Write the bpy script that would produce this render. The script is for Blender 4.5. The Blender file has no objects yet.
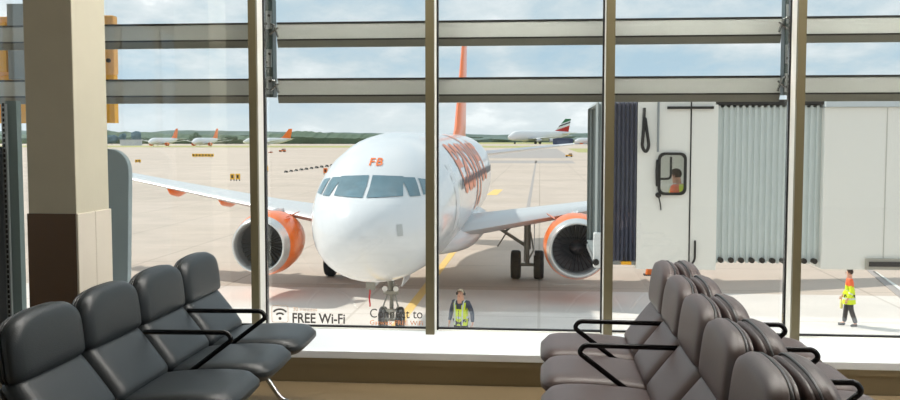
import bpy, bmesh, math, random
from mathutils import Vector, Matrix, Quaternion
from mathutils.bvhtree import BVHTree
from mathutils import noise as mnoise
random.seed(7)
C = bpy.context.scene.collection
S = bpy.context.scene
PI = math.pi
GZ = -4.07                      # apron level; the lounge floor is z = 0

# ------------------------------------------------------------------ camera
FPX = 950.0; YAW = math.radians(5.4); PITCH = math.radians(3.73); CAM = Vector((0, 0, 1.6))
cd = bpy.data.cameras.new('camera'); cam = bpy.data.objects.new('camera', cd); C.objects.link(cam)
cd.sensor_width = 36; cd.lens = 36*FPX/900; cd.clip_start = .05; cd.clip_end = 9000
cam.location = CAM; cam.rotation_euler = (PI/2-PITCH, 0, YAW)
S.camera = cam
_R = cam.rotation_euler.to_matrix()
def ray(px, py): return _R @ Vector(((px-450)/FPX, -(py-200)/FPX, -1))
def atY(px, py, Y): d = ray(px, py); return CAM + d*(Y/d.y)
def atZ(px, py, z=GZ): d = ray(px, py); return CAM + d*((z-CAM.z)/d.z)

# ------------------------------------------------------------------ materials
def srgb(r, g, b):
    f = lambda c: (c/255/12.92 if c/255 <= .04045 else ((c/255+.055)/1.055)**2.4)
    return (f(r), f(g), f(b), 1)
MATS = {}
def mat(name, col, rough=.5, metal=0., var=.06, vscale=6., bump=0., bscale=40., coat=0., spec=.5, emit=None):
    if name in MATS: return MATS[name]
    m = bpy.data.materials.new(name); m.use_nodes = True; nt = m.node_tree; n = nt.nodes; l = nt.links
    b = n['Principled BSDF']; b.inputs['Roughness'].default_value = rough; b.inputs['Metallic'].default_value = metal
    b.inputs['Coat Weight'].default_value = coat; b.inputs['Specular IOR Level'].default_value = spec
    tc = n.new('ShaderNodeTexCoord')
    nz = n.new('ShaderNodeTexNoise'); nz.inputs['Scale'].default_value = vscale; nz.inputs['Detail'].default_value = 4
    l.new(tc.outputs['Object'], nz.inputs['Vector'])
    mx = n.new('ShaderNodeMix'); mx.data_type = 'RGBA'
    mx.inputs['A'].default_value = tuple(c*(1-var) for c in col[:3])+(1,)
    mx.inputs['B'].default_value = tuple(min(1, c*(1+var)) for c in col[:3])+(1,)
    l.new(nz.outputs['Fac'], mx.inputs['Factor']); l.new(mx.outputs['Result'], b.inputs['Base Color'])
    if bump:
        n2 = n.new('ShaderNodeTexNoise'); n2.inputs['Scale'].default_value = bscale; n2.inputs['Detail'].default_value = 5
        l.new(tc.outputs['Object'], n2.inputs['Vector'])
        bp = n.new('ShaderNodeBump'); bp.inputs['Strength'].default_value = bump; bp.inputs['Distance'].default_value = .01
        l.new(n2.outputs['Fac'], bp.inputs['Height']); l.new(bp.outputs['Normal'], b.inputs['Normal'])
    if emit:
        b.inputs['Emission Color'].default_value = col; b.inputs['Emission Strength'].default_value = emit
    MATS[name] = m; return m
def glass_mat(name, tint=(.97, .985, .98), refl=.085):
    m = bpy.data.materials.new(name); m.use_nodes = True; nt = m.node_tree; n = nt.nodes; l = nt.links
    n.remove(n['Principled BSDF']); out = n['Material Output']
    t = n.new('ShaderNodeBsdfTransparent'); t.inputs['Color'].default_value = tint+(1,)
    g = n.new('ShaderNodeBsdfGlossy'); g.inputs['Roughness'].default_value = .02
    lw = n.new('ShaderNodeLayerWeight'); lw.inputs['Blend'].default_value = .12
    mm = n.new('ShaderNodeMath'); mm.operation = 'MULTIPLY_ADD'; mm.inputs[1].default_value = .5; mm.inputs[2].default_value = refl
    l.new(lw.outputs['Fresnel'], mm.inputs[0])
    mx = n.new('ShaderNodeMixShader'); l.new(mm.outputs[0], mx.inputs['Fac']); l.new(t.outputs[0], mx.inputs[1]); l.new(g.outputs[0], mx.inputs[2])
    l.new(mx.outputs[0], out.inputs['Surface']); return m
M_GLASS = glass_mat('window glass')
M_LEATHER_L = mat('charcoal leather', srgb(32, 38, 42), .4, var=.08, bump=.12, bscale=180)
M_LEATHER_R = mat('brown leather', srgb(74, 59, 56), .4, var=.08, bump=.12, bscale=180)
M_SHELL = mat('black shell', srgb(22, 22, 23), .35)
M_PIPE = mat('leather piping', srgb(30, 30, 31), .4)
M_CHROME = mat('chrome', srgb(200, 200, 200), .18, 1.)
M_ARM = mat('black armrest metal', srgb(26, 26, 27), .25, .4)
M_COLUMN = mat('column paint', srgb(196, 190, 170), .6, bump=.05)
M_CLADF = mat('column dark cladding', srgb(92, 66, 40), .35, var=.15, vscale=3)
M_CLADR = mat('column pale cladding', srgb(214, 205, 190), .5, var=.04)
M_MULL = mat('mullion anodised', srgb(102, 94, 70), .4, .2)
M_GASKET = mat('gasket rubber', srgb(18, 18, 18), .6)
M_FRAMEW = mat('white frame', srgb(225, 224, 218), .4)
M_LEDGE = mat('ledge laminate', srgb(232, 236, 240), .25, var=.02)
M_LEDGEF = mat('ledge front bronze', srgb(150, 137, 110), .35, .3, var=.12, vscale=2)
M_FLOOR = mat('lounge floor', srgb(118, 102, 78), .3, var=.1, vscale=2)
M_WALL = mat('lounge wall', srgb(180, 172, 158), .7)
M_CEIL = mat('lounge ceiling', srgb(205, 203, 196), .8)
M_SLAT = mat('louvre grey', srgb(210, 210, 205), .4, .1)
M_SLATD = mat('louvre dark lip', srgb(138, 136, 126), .4, .1)
M_STEELTEAL = mat('teal steel', srgb(58, 78, 80), .4, .3)
M_GREYSTEEL = mat('grey steel', srgb(150, 156, 158), .4, .5)
M_TOTEM = mat('totem grey', srgb(132, 146, 150), .45)
M_WHITE = mat('aircraft white', srgb(230, 231, 233), .22, var=.02, vscale=1.2, coat=.4)
M_ORANGE = mat('livery orange', srgb(255, 118, 8), .3, var=.05, coat=.3)
M_ORANGEL = mat('livery lettering orange', srgb(248, 136, 84), .35, var=.05)
M_WINGGREY = mat('wing grey', srgb(205, 208, 210), .3, .1, var=.03)
M_LIP = mat('intake lip metal', srgb(222, 222, 220), .25, .55)
M_DARK = mat('engine dark', srgb(44, 46, 50), .5)
M_BLADE = mat('fan blade titanium', srgb(112, 116, 122), .35, .6)
M_TYRE = mat('tyre rubber', srgb(30, 31, 34), .8, bump=.1)
M_GEAR = mat('gear grey', srgb(148, 146, 138), .4, .3)
M_CKPT = mat('cockpit glass', srgb(104, 134, 146), .06, 0, var=.35, vscale=3.5, spec=.9)
M_CABWIN = mat('cabin window', srgb(138, 136, 140), .15)
M_BRIDGE = mat('bridge cream', srgb(241, 239, 232), .5, var=.02, vscale=.8)
M_CORR = mat('bridge corrugated grey', srgb(206, 214, 212), .45)
M_BELLOW = mat('bellows slate', srgb(94, 97, 112), .6, var=.15)
M_BELLOWL = mat('canopy frame grey', srgb(150, 158, 158), .6)
M_BLACK = mat('black rubber', srgb(20, 20, 21), .6)
M_YELLOW = mat('yellow paint', srgb(246, 176, 20), .45)
M_YELLOWP = mat('yellow weathered', srgb(240, 178, 100), .5)
M_SIGNY = mat('apron sign yellow', srgb(236, 180, 30), .5)
M_SIGNO = mat('apron orange', srgb(235, 120, 40), .5)
M_HIVIS = mat('hi-vis yellow', srgb(225, 244, 30), .6)
M_HIORG = mat('hi-vis orange', srgb(255, 110, 60), .6)
M_REFLECT = mat('reflective tape', srgb(214, 222, 220), .4)
M_NAVY = mat('navy cloth', srgb(62, 72, 92), .8)
M_TROUS = mat('dark trousers', srgb(58, 58, 66), .8)
M_SKIN = mat('skin', srgb(222, 168, 142), .55)
M_HAIRB = mat('dark brown hair', srgb(58, 38, 28), .7)
M_SHOE = mat('dark shoe', srgb(70, 70, 74), .6)
M_DECAL = mat('decal grey vinyl', srgb(82, 78, 74), .6)
M_DECALO = mat('decal orange vinyl', srgb(232, 150, 96), .6)
M_DECALP = mat('decal pale vinyl', srgb(206, 170, 140), .6)
M_RED = mat('sign red', srgb(205, 40, 50), .5)
M_GREEN = mat('flag green', srgb(20, 110, 60), .5)
M_NAVYB = mat('hangar blue', srgb(52, 66, 98), .6)
M_GRASS = mat('grass', srgb(172, 168, 110), .9, var=.2, vscale=.05)
M_ASPH = mat('asphalt', srgb(168, 160, 156), .85, var=.08, vscale=.3)
M_LINE = mat('yellow line paint', srgb(238, 200, 120), .7, var=.06)
M_LINEW = mat('white line paint', srgb(240, 238, 230), .7)
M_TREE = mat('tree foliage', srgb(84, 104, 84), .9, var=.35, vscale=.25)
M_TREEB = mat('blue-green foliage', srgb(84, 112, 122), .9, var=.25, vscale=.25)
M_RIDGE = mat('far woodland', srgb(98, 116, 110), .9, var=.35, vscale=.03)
M_BARK = mat('bark', srgb(90, 80, 66), .9)

def apron_mat():
    m = bpy.data.materials.new('apron concrete'); m.use_nodes = True; nt = m.node_tree; n = nt.nodes; l = nt.links
    b = n['Principled BSDF']; b.inputs['Roughness'].default_value = .85; b.inputs['Specular IOR Level'].default_value = .25
    tc = n.new('ShaderNodeTexCoord')
    br = n.new('ShaderNodeTexBrick'); br.offset = 0; br.inputs['Scale'].default_value = 1
    br.inputs['Brick Width'].default_value = 6; br.inputs['Row Height'].default_value = 6; br.inputs['Mortar Size'].default_value = .05
    br.inputs['Color1'].default_value = srgb(203, 187, 174); br.inputs['Color2'].default_value = srgb(198, 182, 168)
    br.inputs['Mortar'].default_value = srgb(176, 162, 149)
    l.new(tc.outputs['Object'], br.inputs['Vector'])
    mp = n.new('ShaderNodeMapping'); mp.inputs['Scale'].default_value = (.012, .06, 1); l.new(tc.outputs['Object'], mp.inputs['Vector'])
    n1 = n.new('ShaderNodeTexNoise'); n1.inputs['Scale'].default_value = 1; n1.inputs['Detail'].default_value = 6; l.new(mp.outputs[0], n1.inputs['Vector'])
    n2 = n.new('ShaderNodeTexNoise'); n2.inputs['Scale'].default_value = .35; n2.inputs['Detail'].default_value = 6; l.new(tc.outputs['Object'], n2.inputs['Vector'])
    ad = n.new('ShaderNodeMath'); ad.operation = 'ADD'; l.new(n1.outputs['Fac'], ad.inputs[0]); l.new(n2.outputs['Fac'], ad.inputs[1])
    mr = n.new('ShaderNodeMapRange'); mr.inputs['From Min'].default_value = .6; mr.inputs['From Max'].default_value = 1.4
    mr.inputs['To Min'].default_value = .84; mr.inputs['To Max'].default_value = 1.1; l.new(ad.outputs[0], mr.inputs['Value'])
    mx = n.new('ShaderNodeMix'); mx.data_type = 'RGBA'; mx.blend_type = 'MULTIPLY'; mx.inputs['Factor'].default_value = 1
    l.new(br.outputs['Color'], mx.inputs['A']); l.new(mr.outputs['Result'], mx.inputs['B']); l.new(mx.outputs['Result'], b.inputs['Base Color'])
    return m
M_APRON = apron_mat()

# ------------------------------------------------------------------ mesh helpers
def add_box(bm, c, s, rot=None, mi=0):
    r = bmesh.ops.create_cube(bm, size=1); vs = r['verts']
    M = Matrix.Translation(c) @ (rot.to_4x4() if rot else Matrix.Identity(4)) @ Matrix.Diagonal((s[0], s[1], s[2], 1))
    bmesh.ops.transform(bm, matrix=M, verts=vs)
    for f in {f for v in vs for f in v.link_faces}: f.material_index = mi
    return vs
def bbox(bm, x0, x1, y0, y1, z0, z1, mi=0):
    return add_box(bm, ((x0+x1)/2, (y0+y1)/2, (z0+z1)/2), (abs(x1-x0), abs(y1-y0), abs(z1-z0)), mi=mi)
def add_loft(bm, rings, cap=True, closed=True, mi=0):
    rv = [[bm.verts.new(p) for p in r] for r in rings]; n = len(rv[0])
    for a, b in zip(rv, rv[1:]):
        for i in range(n if closed else n-1):
            j = (i+1) % n
            try: f = bm.faces.new((a[i], a[j], b[j], b[i])); f.material_index = mi
            except ValueError: pass
    if cap:
        for r in (rv[0][::-1], rv[-1]):
            try: f = bm.faces.new(r); f.material_index = mi
            except ValueError: pass
    return rv
def add_tube(bm, pts, r, n=8, cap=True, mi=0):
    pts = [Vector(p) for p in pts]; rs = r if isinstance(r, (list, tuple)) else [r]*len(pts)
    rings = []; up = None
    for i, p in enumerate(pts):
        t = (pts[min(i+1, len(pts)-1)]-pts[max(i-1, 0)]).normalized()
        if up is None: up = t.orthogonal().normalized()
        up = (up-t*up.dot(t)).normalized(); s = t.cross(up)
        rings.append([p+(up*math.cos(a)+s*math.sin(a))*rs[i] for a in (2*PI*k/n for k in range(n))])
    add_loft(bm, rings, cap, mi=mi)
def add_lathe(bm, prof, origin=(0, 0, 0), axis='y', n=32, mi=0, cap=False):
    o = Vector(origin); rings = []
    for (h, r) in prof:
        ring = []
        for k in range(n):
            a = 2*PI*k/n; c, s = math.cos(a)*r, math.sin(a)*r
            ring.append(o+Vector((c, h, s) if axis == 'y' else (c, s, h) if axis == 'z' else (h, c, s)))
        rings.append(ring)
    add_loft(bm, rings, cap, mi=mi)
def smooth_path(pts, r, k=6):
    pts = [Vector(p) for p in pts]; out = [pts[0]]
    for a, b, c in zip(pts, pts[1:], pts[2:]):
        d1 = (a-b); d2 = (c-b); q = min(r, d1.length*.49, d2.length*.49)
        p0 = b+d1.normalized()*q; p2 = b+d2.normalized()*q
        for i in range(k+1):
            t = i/k; out.append(p0*(1-t)**2+b*2*t*(1-t)+p2*t*t)
    out.append(pts[-1]); return out
def add_prism(bm, poly, axis, a0, a1, mi=0):
    def P(u, v, a): return {'x': (a, u, v), 'y': (u, a, v), 'z': (u, v, a)}[axis]
    add_loft(bm, [[P(u, v, a0) for u, v in poly], [P(u, v, a1) for u, v in poly]], mi=mi)
def obj(name, bm, mats, parent=None, smooth=False, angle=None, kind=None):
    bmesh.ops.recalc_face_normals(bm, faces=bm.faces)
    me = bpy.data.meshes.new(name); bm.to_mesh(me); bm.free()
    for m in (mats if isinstance(mats, (list, tuple)) else [mats]): me.materials.append(m)
    if smooth:
        me.shade_smooth()
        if angle: me.set_sharp_from_angle(angle=math.radians(angle))
    o = bpy.data.objects.new(name, me); C.objects.link(o)
    if parent: o.parent = parent
    if kind: o['kind'] = kind
    return o
def bevel(bm, w, seg=2):
    bmesh.ops.bevel(bm, geom=[e for e in bm.edges if e.calc_length() > w*2.2], offset=w, segments=seg, affect='EDGES', profile=.6)
def thing(name, label, cat, loc=(0, 0, 0), rotz=0, group=None):
    o = bpy.data.objects.new(name, None); C.objects.link(o); o.empty_display_size = .2
    o.location = loc; o.rotation_euler = (0, 0, rotz); return tag(o, label, cat, group)
def tag(o, label, cat, group=None):
    o['label'] = label; o['category'] = cat
    if group: o['group'] = group
    return o
def rebase(o, loc):
    """give a top-level mesh its origin at loc (mesh was built in world space)"""
    o.data.transform(Matrix.Translation(-Vector(loc))); o.location = loc; return o
def struct(name, bm, m, **k): return obj(name, bm, m, kind='structure', **k)
def copy_tree(root, loc, rz, label, depth=2, names=None):
    r = root.copy(); C.objects.link(r); r.location = loc; r.rotation_euler = (0, 0, rz); r['label'] = label
    for ch in list(root.children):
        if names and ch.name.split('.')[0] not in names: continue
        c = ch.copy(); C.objects.link(c); c.parent = r
        if depth > 1:
            for g in list(ch.children):
                d = g.copy(); C.objects.link(d); d.parent = c
    return r
def NB(): return bmesh.new()
def text_bm(body, size, offset=0., extrude=0., align='LEFT', spacing=1.):
    cu = bpy.data.curves.new('t', 'FONT'); cu.body = body; cu.size = size; cu.offset = offset; cu.extrude = extrude
    cu.align_x = align; cu.resolution_u = 4; cu.space_character = spacing
    o = bpy.data.objects.new('t', cu); C.objects.link(o); bpy.context.view_layer.update()
    me = bpy.data.meshes.new_from_object(o.evaluated_get(bpy.context.evaluated_depsgraph_get()))
    bpy.data.objects.remove(o); bpy.data.curves.remove(cu)
    bm = bmesh.new(); bm.from_mesh(me); bpy.data.meshes.remove(me); return bm
def skin_bm(comps, sub=2, into=None):
    """comps: (verts, edges, radii) chains grown with Skin + Subdivision"""
    bm = into or bmesh.new()
    for vs, es, rs in comps:
        me = bpy.data.meshes.new('s'); me.from_pydata(vs, es, []); o = bpy.data.objects.new('s', me); C.objects.link(o)
        o.modifiers.new('k', 'SKIN'); m = o.modifiers.new('d', 'SUBSURF'); m.levels = sub
        sv = me.skin_vertices[0].data
        for i, r in enumerate(rs): sv[i].radius = r if isinstance(r, tuple) else (r, r); sv[i].use_root = (i == 0)
        bpy.context.view_layer.update()
        m2 = bpy.data.meshes.new_from_object(o.evaluated_get(bpy.context.evaluated_depsgraph_get()))
        bm.from_mesh(m2); bpy.data.objects.remove(o); bpy.data.meshes.remove(me); bpy.data.meshes.remove(m2)
    return bm

# ------------------------------------------------------------------ the lounge
WY = 6.77; LZ = atY(520, 331.5, 6.77).z; LY = atZ(520, 355, LZ).y; WT = 4.1; STEP = 1.275
_mx = [atY(px, 250, WY-.16).x for px in (255, 430, 608.5, 797)]; STEP = (_mx[3]-_mx[0])/3
MX = [_mx[0]+STEP*k for k in range(-4, 0)]+_mx+[_mx[3]+STEP*k for k in (1, 2)]                  # mullion centre lines
X0, X1 = -8.4, 8.4; Y0 = -9.0
bm = NB(); bbox(bm, X0, X1, Y0, WY+.3, -.3, 0); struct('floor', bm, M_FLOOR)
bm = NB(); bbox(bm, X0, X1, Y0, WY+.1, WT+.1, WT+.35); struct('ceiling', bm, M_CEIL)
bm = NB(); bbox(bm, X0, X1, Y0-.2, Y0, 0, WT+.1); struct('wall_back', bm, M_WALL)
# glazed side walls of the pier lounge (outside the frame): spandrel, header, mullions, glass
for side, xa, xb in (('left', X0-.2, X0), ('right', X1, X1+.2)):
    bm = NB(); bbox(bm, xa, xb, Y0-.2, WY+.3, -.3, .4); bbox(bm, xa, xb, Y0-.2, WY+.3, WT-.1, WT+.35)
    for k in range(9): yy = Y0-.1+k*(WY+.3-Y0)/8; bbox(bm, xa+.04, xb-.04, yy-.05, yy+.05, .4, WT-.1)
    w = struct('wall_'+side, bm, M_WALL)
    bm = NB(); bbox(bm, (xa+xb)/2-.008, (xa+xb)/2+.008, Y0, WY+.3, .4, WT-.1); obj('glass_pane', bm, M_GLASS, w)
bm = NB(); bbox(bm, X0-.2, X1+.2, WY-.02, WY+.3, GZ, -.3); struct('wall_front', bm, M_WALL)
# ledge under the glazing
bm = NB(); bbox(bm, X0, X1, LY, WY+.05, LZ-.05, LZ); bevel(bm, .006, 2); struct('window_ledge', bm, M_LEDGE)
bm = NB(); bbox(bm, X0, X1, LY+.004, LY+.06, LZ-.085, LZ-.05); struct('trim_1', bm, M_LEDGEF)
bm = NB(); bbox(bm, X0, X1, LY+.03, LY+.07, 0, LZ-.085); struct('trim_2', bm, M_LEDGEF)
bm = NB(); bbox(bm, X0, X1, LY+.07, WY+.05, 0, LZ-.05); struct('wall_under_window', bm, M_WALL)
# window bays: sill rail + head rail + glass; mullions between
for i, (a, b) in enumerate(zip(MX, MX[1:])):
    bm = NB()
    bbox(bm, a+.045, b-.045, WY-.03, WY+.05, LZ, LZ+.006, 0)
    bbox(bm, a+.045, b-.045, WY-.03, WY+.05, WT-.03, WT+.1, 0)
    bbox(bm, a+.04, b-.04, WY+.0, WY+.03, LZ+.006, LZ+.018, 1)
    w = struct('window_%d' % (i+1), bm, [M_FRAMEW, M_GASKET])
    bm = NB(); bbox(bm, a+.04, b-.04, WY+.008, WY+.02, LZ+.008, WT-.02); obj('glass_pane', bm, M_GLASS, w)
for i, x in enumerate(MX):
    wide = i in (4, 7)
    hw = .030 if not wide else .027
    bm = NB()
    bbox(bm, x-hw, x+hw, WY-.17, WY-.13, LZ, WT+.1, 0)
    bbox(bm, x-hw, x+hw, WY-.13, WY+.0, LZ, WT+.1, 1)
    bbox(bm, x-hw-.012, x+hw+.012, WY+.0, WY+.045, LZ, WT+.1, 2)
    struct('mullion_%d' % (i+1), bm, [M_MULL, M_FRAMEW, M_GASKET])
# ceiling panels added out of view to brighten ledge, column side and louvres
for k, (x, y) in enumerate([(-1.1, 5.55), (.5, 5.55), (2.1, 5.55), (3.7, 5.55), (5.3, 5.55), (5.2, 1.5)]):
    t = thing('fill_panel', 'long flush fill light panel added on the ceiling out of view', 'fill light', (x, y, WT+.1), 0, 'added fill lights above the lounge')
    bm = NB(); bbox(bm, -.72, .72, -.27, .27, -.05, 0); obj('frame', bm, M_FRAMEW, t)
    bm = NB(); bbox(bm, -.68, .68, -.23, .23, -.06, -.05); obj('diffuser', bm, mat('fill diffuser', (1, .965, .9, 1), .5, emit=21.0), t)

# column with cladding
t = thing('square_column', 'tall square cream column behind the left seats, dark clad lower front', 'column', (-2.892, 5.615, 0))
bm = NB(); bbox(bm, -.15, .15, -.215, .215, 1.14, WT+.1); bevel(bm, .006, 2); obj('shaft', bm, M_COLUMN, t)
bm = NB(); bbox(bm, -.155, .146, -.222, -.212, 0, 1.15); o = obj('front_cladding', bm, M_CLADF, t); o['label'] = 'dark brown front panel'
bm = NB(); bbox(bm, -.148, .148, -.212, .212, 0, 1.14); obj('core', bm, M_COLUMN, t)
for y0, y1 in ((-.222, -.0), (.004, .222)):
    bm = NB(); bbox(bm, .146, .162, y0, y1, 0, 1.15); bevel(bm, .003, 1); o = obj('side_cladding', bm, M_CLADR, t); o['label'] = 'pale side panel'
# perforated upright, pale post and dark cabinet at far left
p = atY(10, 300, 6.25)
t = thing('perforated_upright', 'slotted metal upright at the left edge beside the column', 'post', (p.x, 6.25, LZ))
bm = NB(); ztop = atY(10, 104, 6.25).z-LZ
bbox(bm, -.016, .016, -.012, .012, 0, ztop); obj('strip', bm, M_GREYSTEEL, t)
bm = NB()
for k in range(int(ztop/.035)): bbox(bm, -.007, .007, -.0145, -.0115, .03+k*.035, .052+k*.035)
obj('slots', bm, M_BLACK, t)
p = atY(17.5, 300, 6.3); ptop = atY(18, 101, 6.3).z
bm = NB(); bbox(bm, p.x-.03, p.x+.05, 6.27, 6.33, LZ, ptop); rebase(tag(obj('pale_post', bm, mat('post teal', srgb(104, 120, 120), .45)), 'pale teal post between the slotted upright and the column', 'post'), (p.x, 6.3, LZ))
p = atY(-8, 300, 6.2)
t = thing('dark_cabinet', 'black cabinet at the left edge of the window', 'cabinet', (p.x-.14, 6.2, LZ))
bm = NB(); bbox(bm, -.2, .2, -.1, .1, 0, 1.33); bevel(bm, .01, 2); obj('body', bm, M_BLACK, t)
bm = NB(); bbox(bm, -.17, .17, -.106, -.1, .06, 1.27); obj('front_panel', bm, M_DARK, t)
# rounded grey totem on the ledge
p = atY(131, 200, 6.42); top = atY(120, 149, 6.42).z
t = thing('totem_board', 'grey board with a rounded top corner beside the column', 'board', (p.x-.2, 6.42, LZ))
h = top-LZ; poly = [(-.25, .02), (.165, .02)]
poly += [(.2-.0, h-.2)] + [(.2-.14+.14*math.cos(a), h-.14+.14*math.sin(a)) for a in [PI/2*k/8 for k in range(9)]] + [(-.25, h)]
bm = NB(); add_prism(bm, poly, 'y', -.03, .03); bevel(bm, .006, 2); obj('board', bm, M_TOTEM, t)
bm = NB(); bbox(bm, -.28, .2, -.08, .08, 0, .022); obj('foot', bm, M_GREYSTEEL, t)

# wi-fi decals on the glass
DY = WY+.004
def decal(name, parent, body, px, py0, py1, m, px1=None, off=0.):
    """lettering between pixel rows py0 (top of capitals) and py1 (baseline), starting at px"""
    a = atY(px, py1, DY); b = atY(px, py0, DY); h = b.z-a.z
    bm = text_bm(body, h/.70, offset=off*h)
    xs = [v.co.x for v in bm.verts]; sx = 1
    if px1: sx = (atY(px1, py1, DY).x-a.x)/(max(xs)-min(xs))
    mn = min(xs)
    for v in bm.verts: v.co = Vector((a.x+(v.co.x-mn)*sx, DY, a.z+v.co.y))-parent.location
    o = obj(name, bm, m, parent); o.data.materials[0] = m
    return o
p = atY(300, 322, DY)
t = thing('wifi_decal', 'grey vinyl FREE Wi-Fi lettering with signal icon on the window glass', 'sticker', p)
decal('lettering', t, 'FREE Wi-Fi', 292.5, 313, 322.5, M_DECAL, 345, .03)
decal('small_lettering', t, '30 minutes', 293, 307, 311, M_DECALP, 317)
bm = NB(); c = atY(280, 318.5, DY)-t.location; u = atY(281, 318, DY).x-atY(280, 318, DY).x
for r in (0, 5.2, 9.2):
    n = 12
    if r == 0:
        pts = [(c.x+1.5*u*math.cos(2*PI*k/n), c.z+1.5*u*math.sin(2*PI*k/n)) for k in range(n)]
        bm.faces.new([bm.verts.new((x, c.y, z)) for x, z in pts])
    else:
        prev = None
        for k in range(n+1):
            a = PI*(.25+.5*k/n); q = [bm.verts.new((c.x+rr*u*math.cos(a), c.y, c.z+rr*u*math.sin(a))) for rr in (r-.9, r+.9)]
            if prev: bm.faces.new((prev[0], prev[1], q[1], q[0]))
            prev = q
obj('signal_icon', bm, M_DECAL, t)
bm = NB(); cz = c.z+4.5*u
def rrect(hw, r): return [(sx*(hw-r)+r*math.cos(a0+PI/2*k/4), sz*(hw-r)+r*math.sin(a0+PI/2*k/4)) for sx, sz, a0 in ((1, 1, 0), (-1, 1, PI/2), (-1, -1, PI), (1, -1, 1.5*PI)) for k in range(5)]
A = [bm.verts.new((c.x+x, c.y, cz+z)) for x, z in rrect(8.3*u, 2*u)]; B = [bm.verts.new((c.x+x, c.y, cz+z)) for x, z in rrect(7.9*u, 1.8*u)]
for i in range(20): bm.faces.new((A[i], A[(i+1) % 20], B[(i+1) % 20], B[i]))
obj('icon_border', bm, M_DECALP, t)
p = atY(395, 322, DY)
t = thing('connect_decal', 'Connect to lettering in grey and orange on the glass below the aircraft nose', 'sticker', p)
decal('lettering', t, 'Connect to', 370, 308.5, 317.5, M_DECAL, 422.5, .005)
decal('small_lettering', t, 'Gatwick FREE WiFi', 370, 320, 324.5, M_DECALO, 423)

# ------------------------------------------------------------------ louvres outside the glass
SY = WY+.16
sxp = lambda p: atY(p, 60, SY).x
segs = [(MX[4]-STEP*3+.06, sxp(252)), (sxp(277), sxp(781)), (sxp(805), MX[7]+STEP*3-.06)]
ls = thing('sunshade_screen', 'grey metal sunshade with two rows of horizontal blades outside the window', 'sunshade', (0, SY, WT+.2))
for pt in (18.0, 75.5):
    zt = atY(540, pt+1.3, SY).z-WT-.2
    for a, b in segs:
        bm = NB(); add_prism(bm, [(.004, zt-.014), (.004, zt-.122), (.012, zt-.122), (.30, zt-.005), (.30, zt+.006)], 'x', a, b); t = obj('blade', bm, M_SLAT, ls)
        bm = NB(); add_prism(bm, [(0, zt), (.0, zt-.014), (.30, zt+.006), (.30, zt+.018)], 'x', a, b); obj('top_lip', bm, M_GASKET, t)
        bm = NB(); bbox(bm, a, b, .008, .018, zt-.134, zt-.120); obj('groove', bm, M_GASKET, t)
        bm = NB(); add_prism(bm, [(.006, zt-.134), (.03, zt-.182), (.05, zt-.182), (.05, zt-.13)], 'x', a, b); obj('bottom_lip', bm, M_SLATD, t)
zb = atY(270, 97, SY).z-WT-.2
for x, sgn in ((sxp(269), 1), (sxp(788.5), -1)):
    bm = NB(); bbox(bm, x-.03, x+.03, -.0, .1, zb, -.08); po = obj('bracket_post', bm, M_STEELTEAL, ls)
    for zz in (.02, .22, .5, .72):
        bm = NB(); z0 = zb+zz
        bbox(bm, x-.024, x+.024, -.02, .0, z0, z0+.13)
        obj('hinge_plate', bm, M_GREYSTEEL, po)
        for q in (-1, 1):
            bm = NB(); add_lathe(bm, [(-.035, .0), (-.035, .010), (-.018, .010)], (x+q*.012, 0, z0+.035+.06*(q > 0)), 'y', 8); obj('bolt', bm, M_GASKET, po)
    for pt in (18, 75.5):
        z0 = atY(540, pt, SY).z-WT-.2
        bm = NB(); add_tube(bm, [(x+sgn*.02, -.015, z0-.02), (x+sgn*.045, -.015, z0-.03), (x+sgn*.075, -.015, z0-.12)], .008)
        add_tube(bm, [(x+sgn*.01, -.015, z0-.10), (x+sgn*.075, -.015, z0-.05)], .007); obj('arm', bm, M_CHROME, po)
bm = NB(); bbox(bm, X0, X1, WY+.1, WY+.75, WT+.12, WT+.35); struct('roof_edge', bm, M_SLAT)

# ------------------------------------------------------------------ airport bench seating
def cushion(w, l, t, nt=4.5, nb=None, cuts=13):
    """rounded pad, x = width, y = length, z = thickness; nt / nb shape the far and near corners"""
    nb = nb or nt
    bm = NB(); bmesh.ops.create_cube(bm, size=2)
    bmesh.ops.subdivide_edges(bm, edges=bm.edges[:], cuts=cuts, use_grid_fill=True)
    for v in bm.verts:
        x, y, z = (math.copysign(abs(c)**.75, c) for c in v.co)
        e = max(abs(x), abs(y)); n = nt if y > 0 else nb
        q = (abs(x)**n+abs(y)**n)**(1/n); k = e/q if q > 1e-6 else 1
        zz = z*(max(0., 1-e**8)**.5*.76+.24*(1-.3*e**2))
        v.co = Vector((x*k*w/2, y*k*l/2, zz*t/2))
    bmesh.ops.remove_doubles(bm, verts=bm.verts, dist=1e-5)
    return bm
def bend_place(bm, M, bend=0.):
    for v in bm.verts: v.co.z += bend*v.co.y**2
    bmesh.ops.transform(bm, matrix=M, verts=bm.verts)
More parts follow.
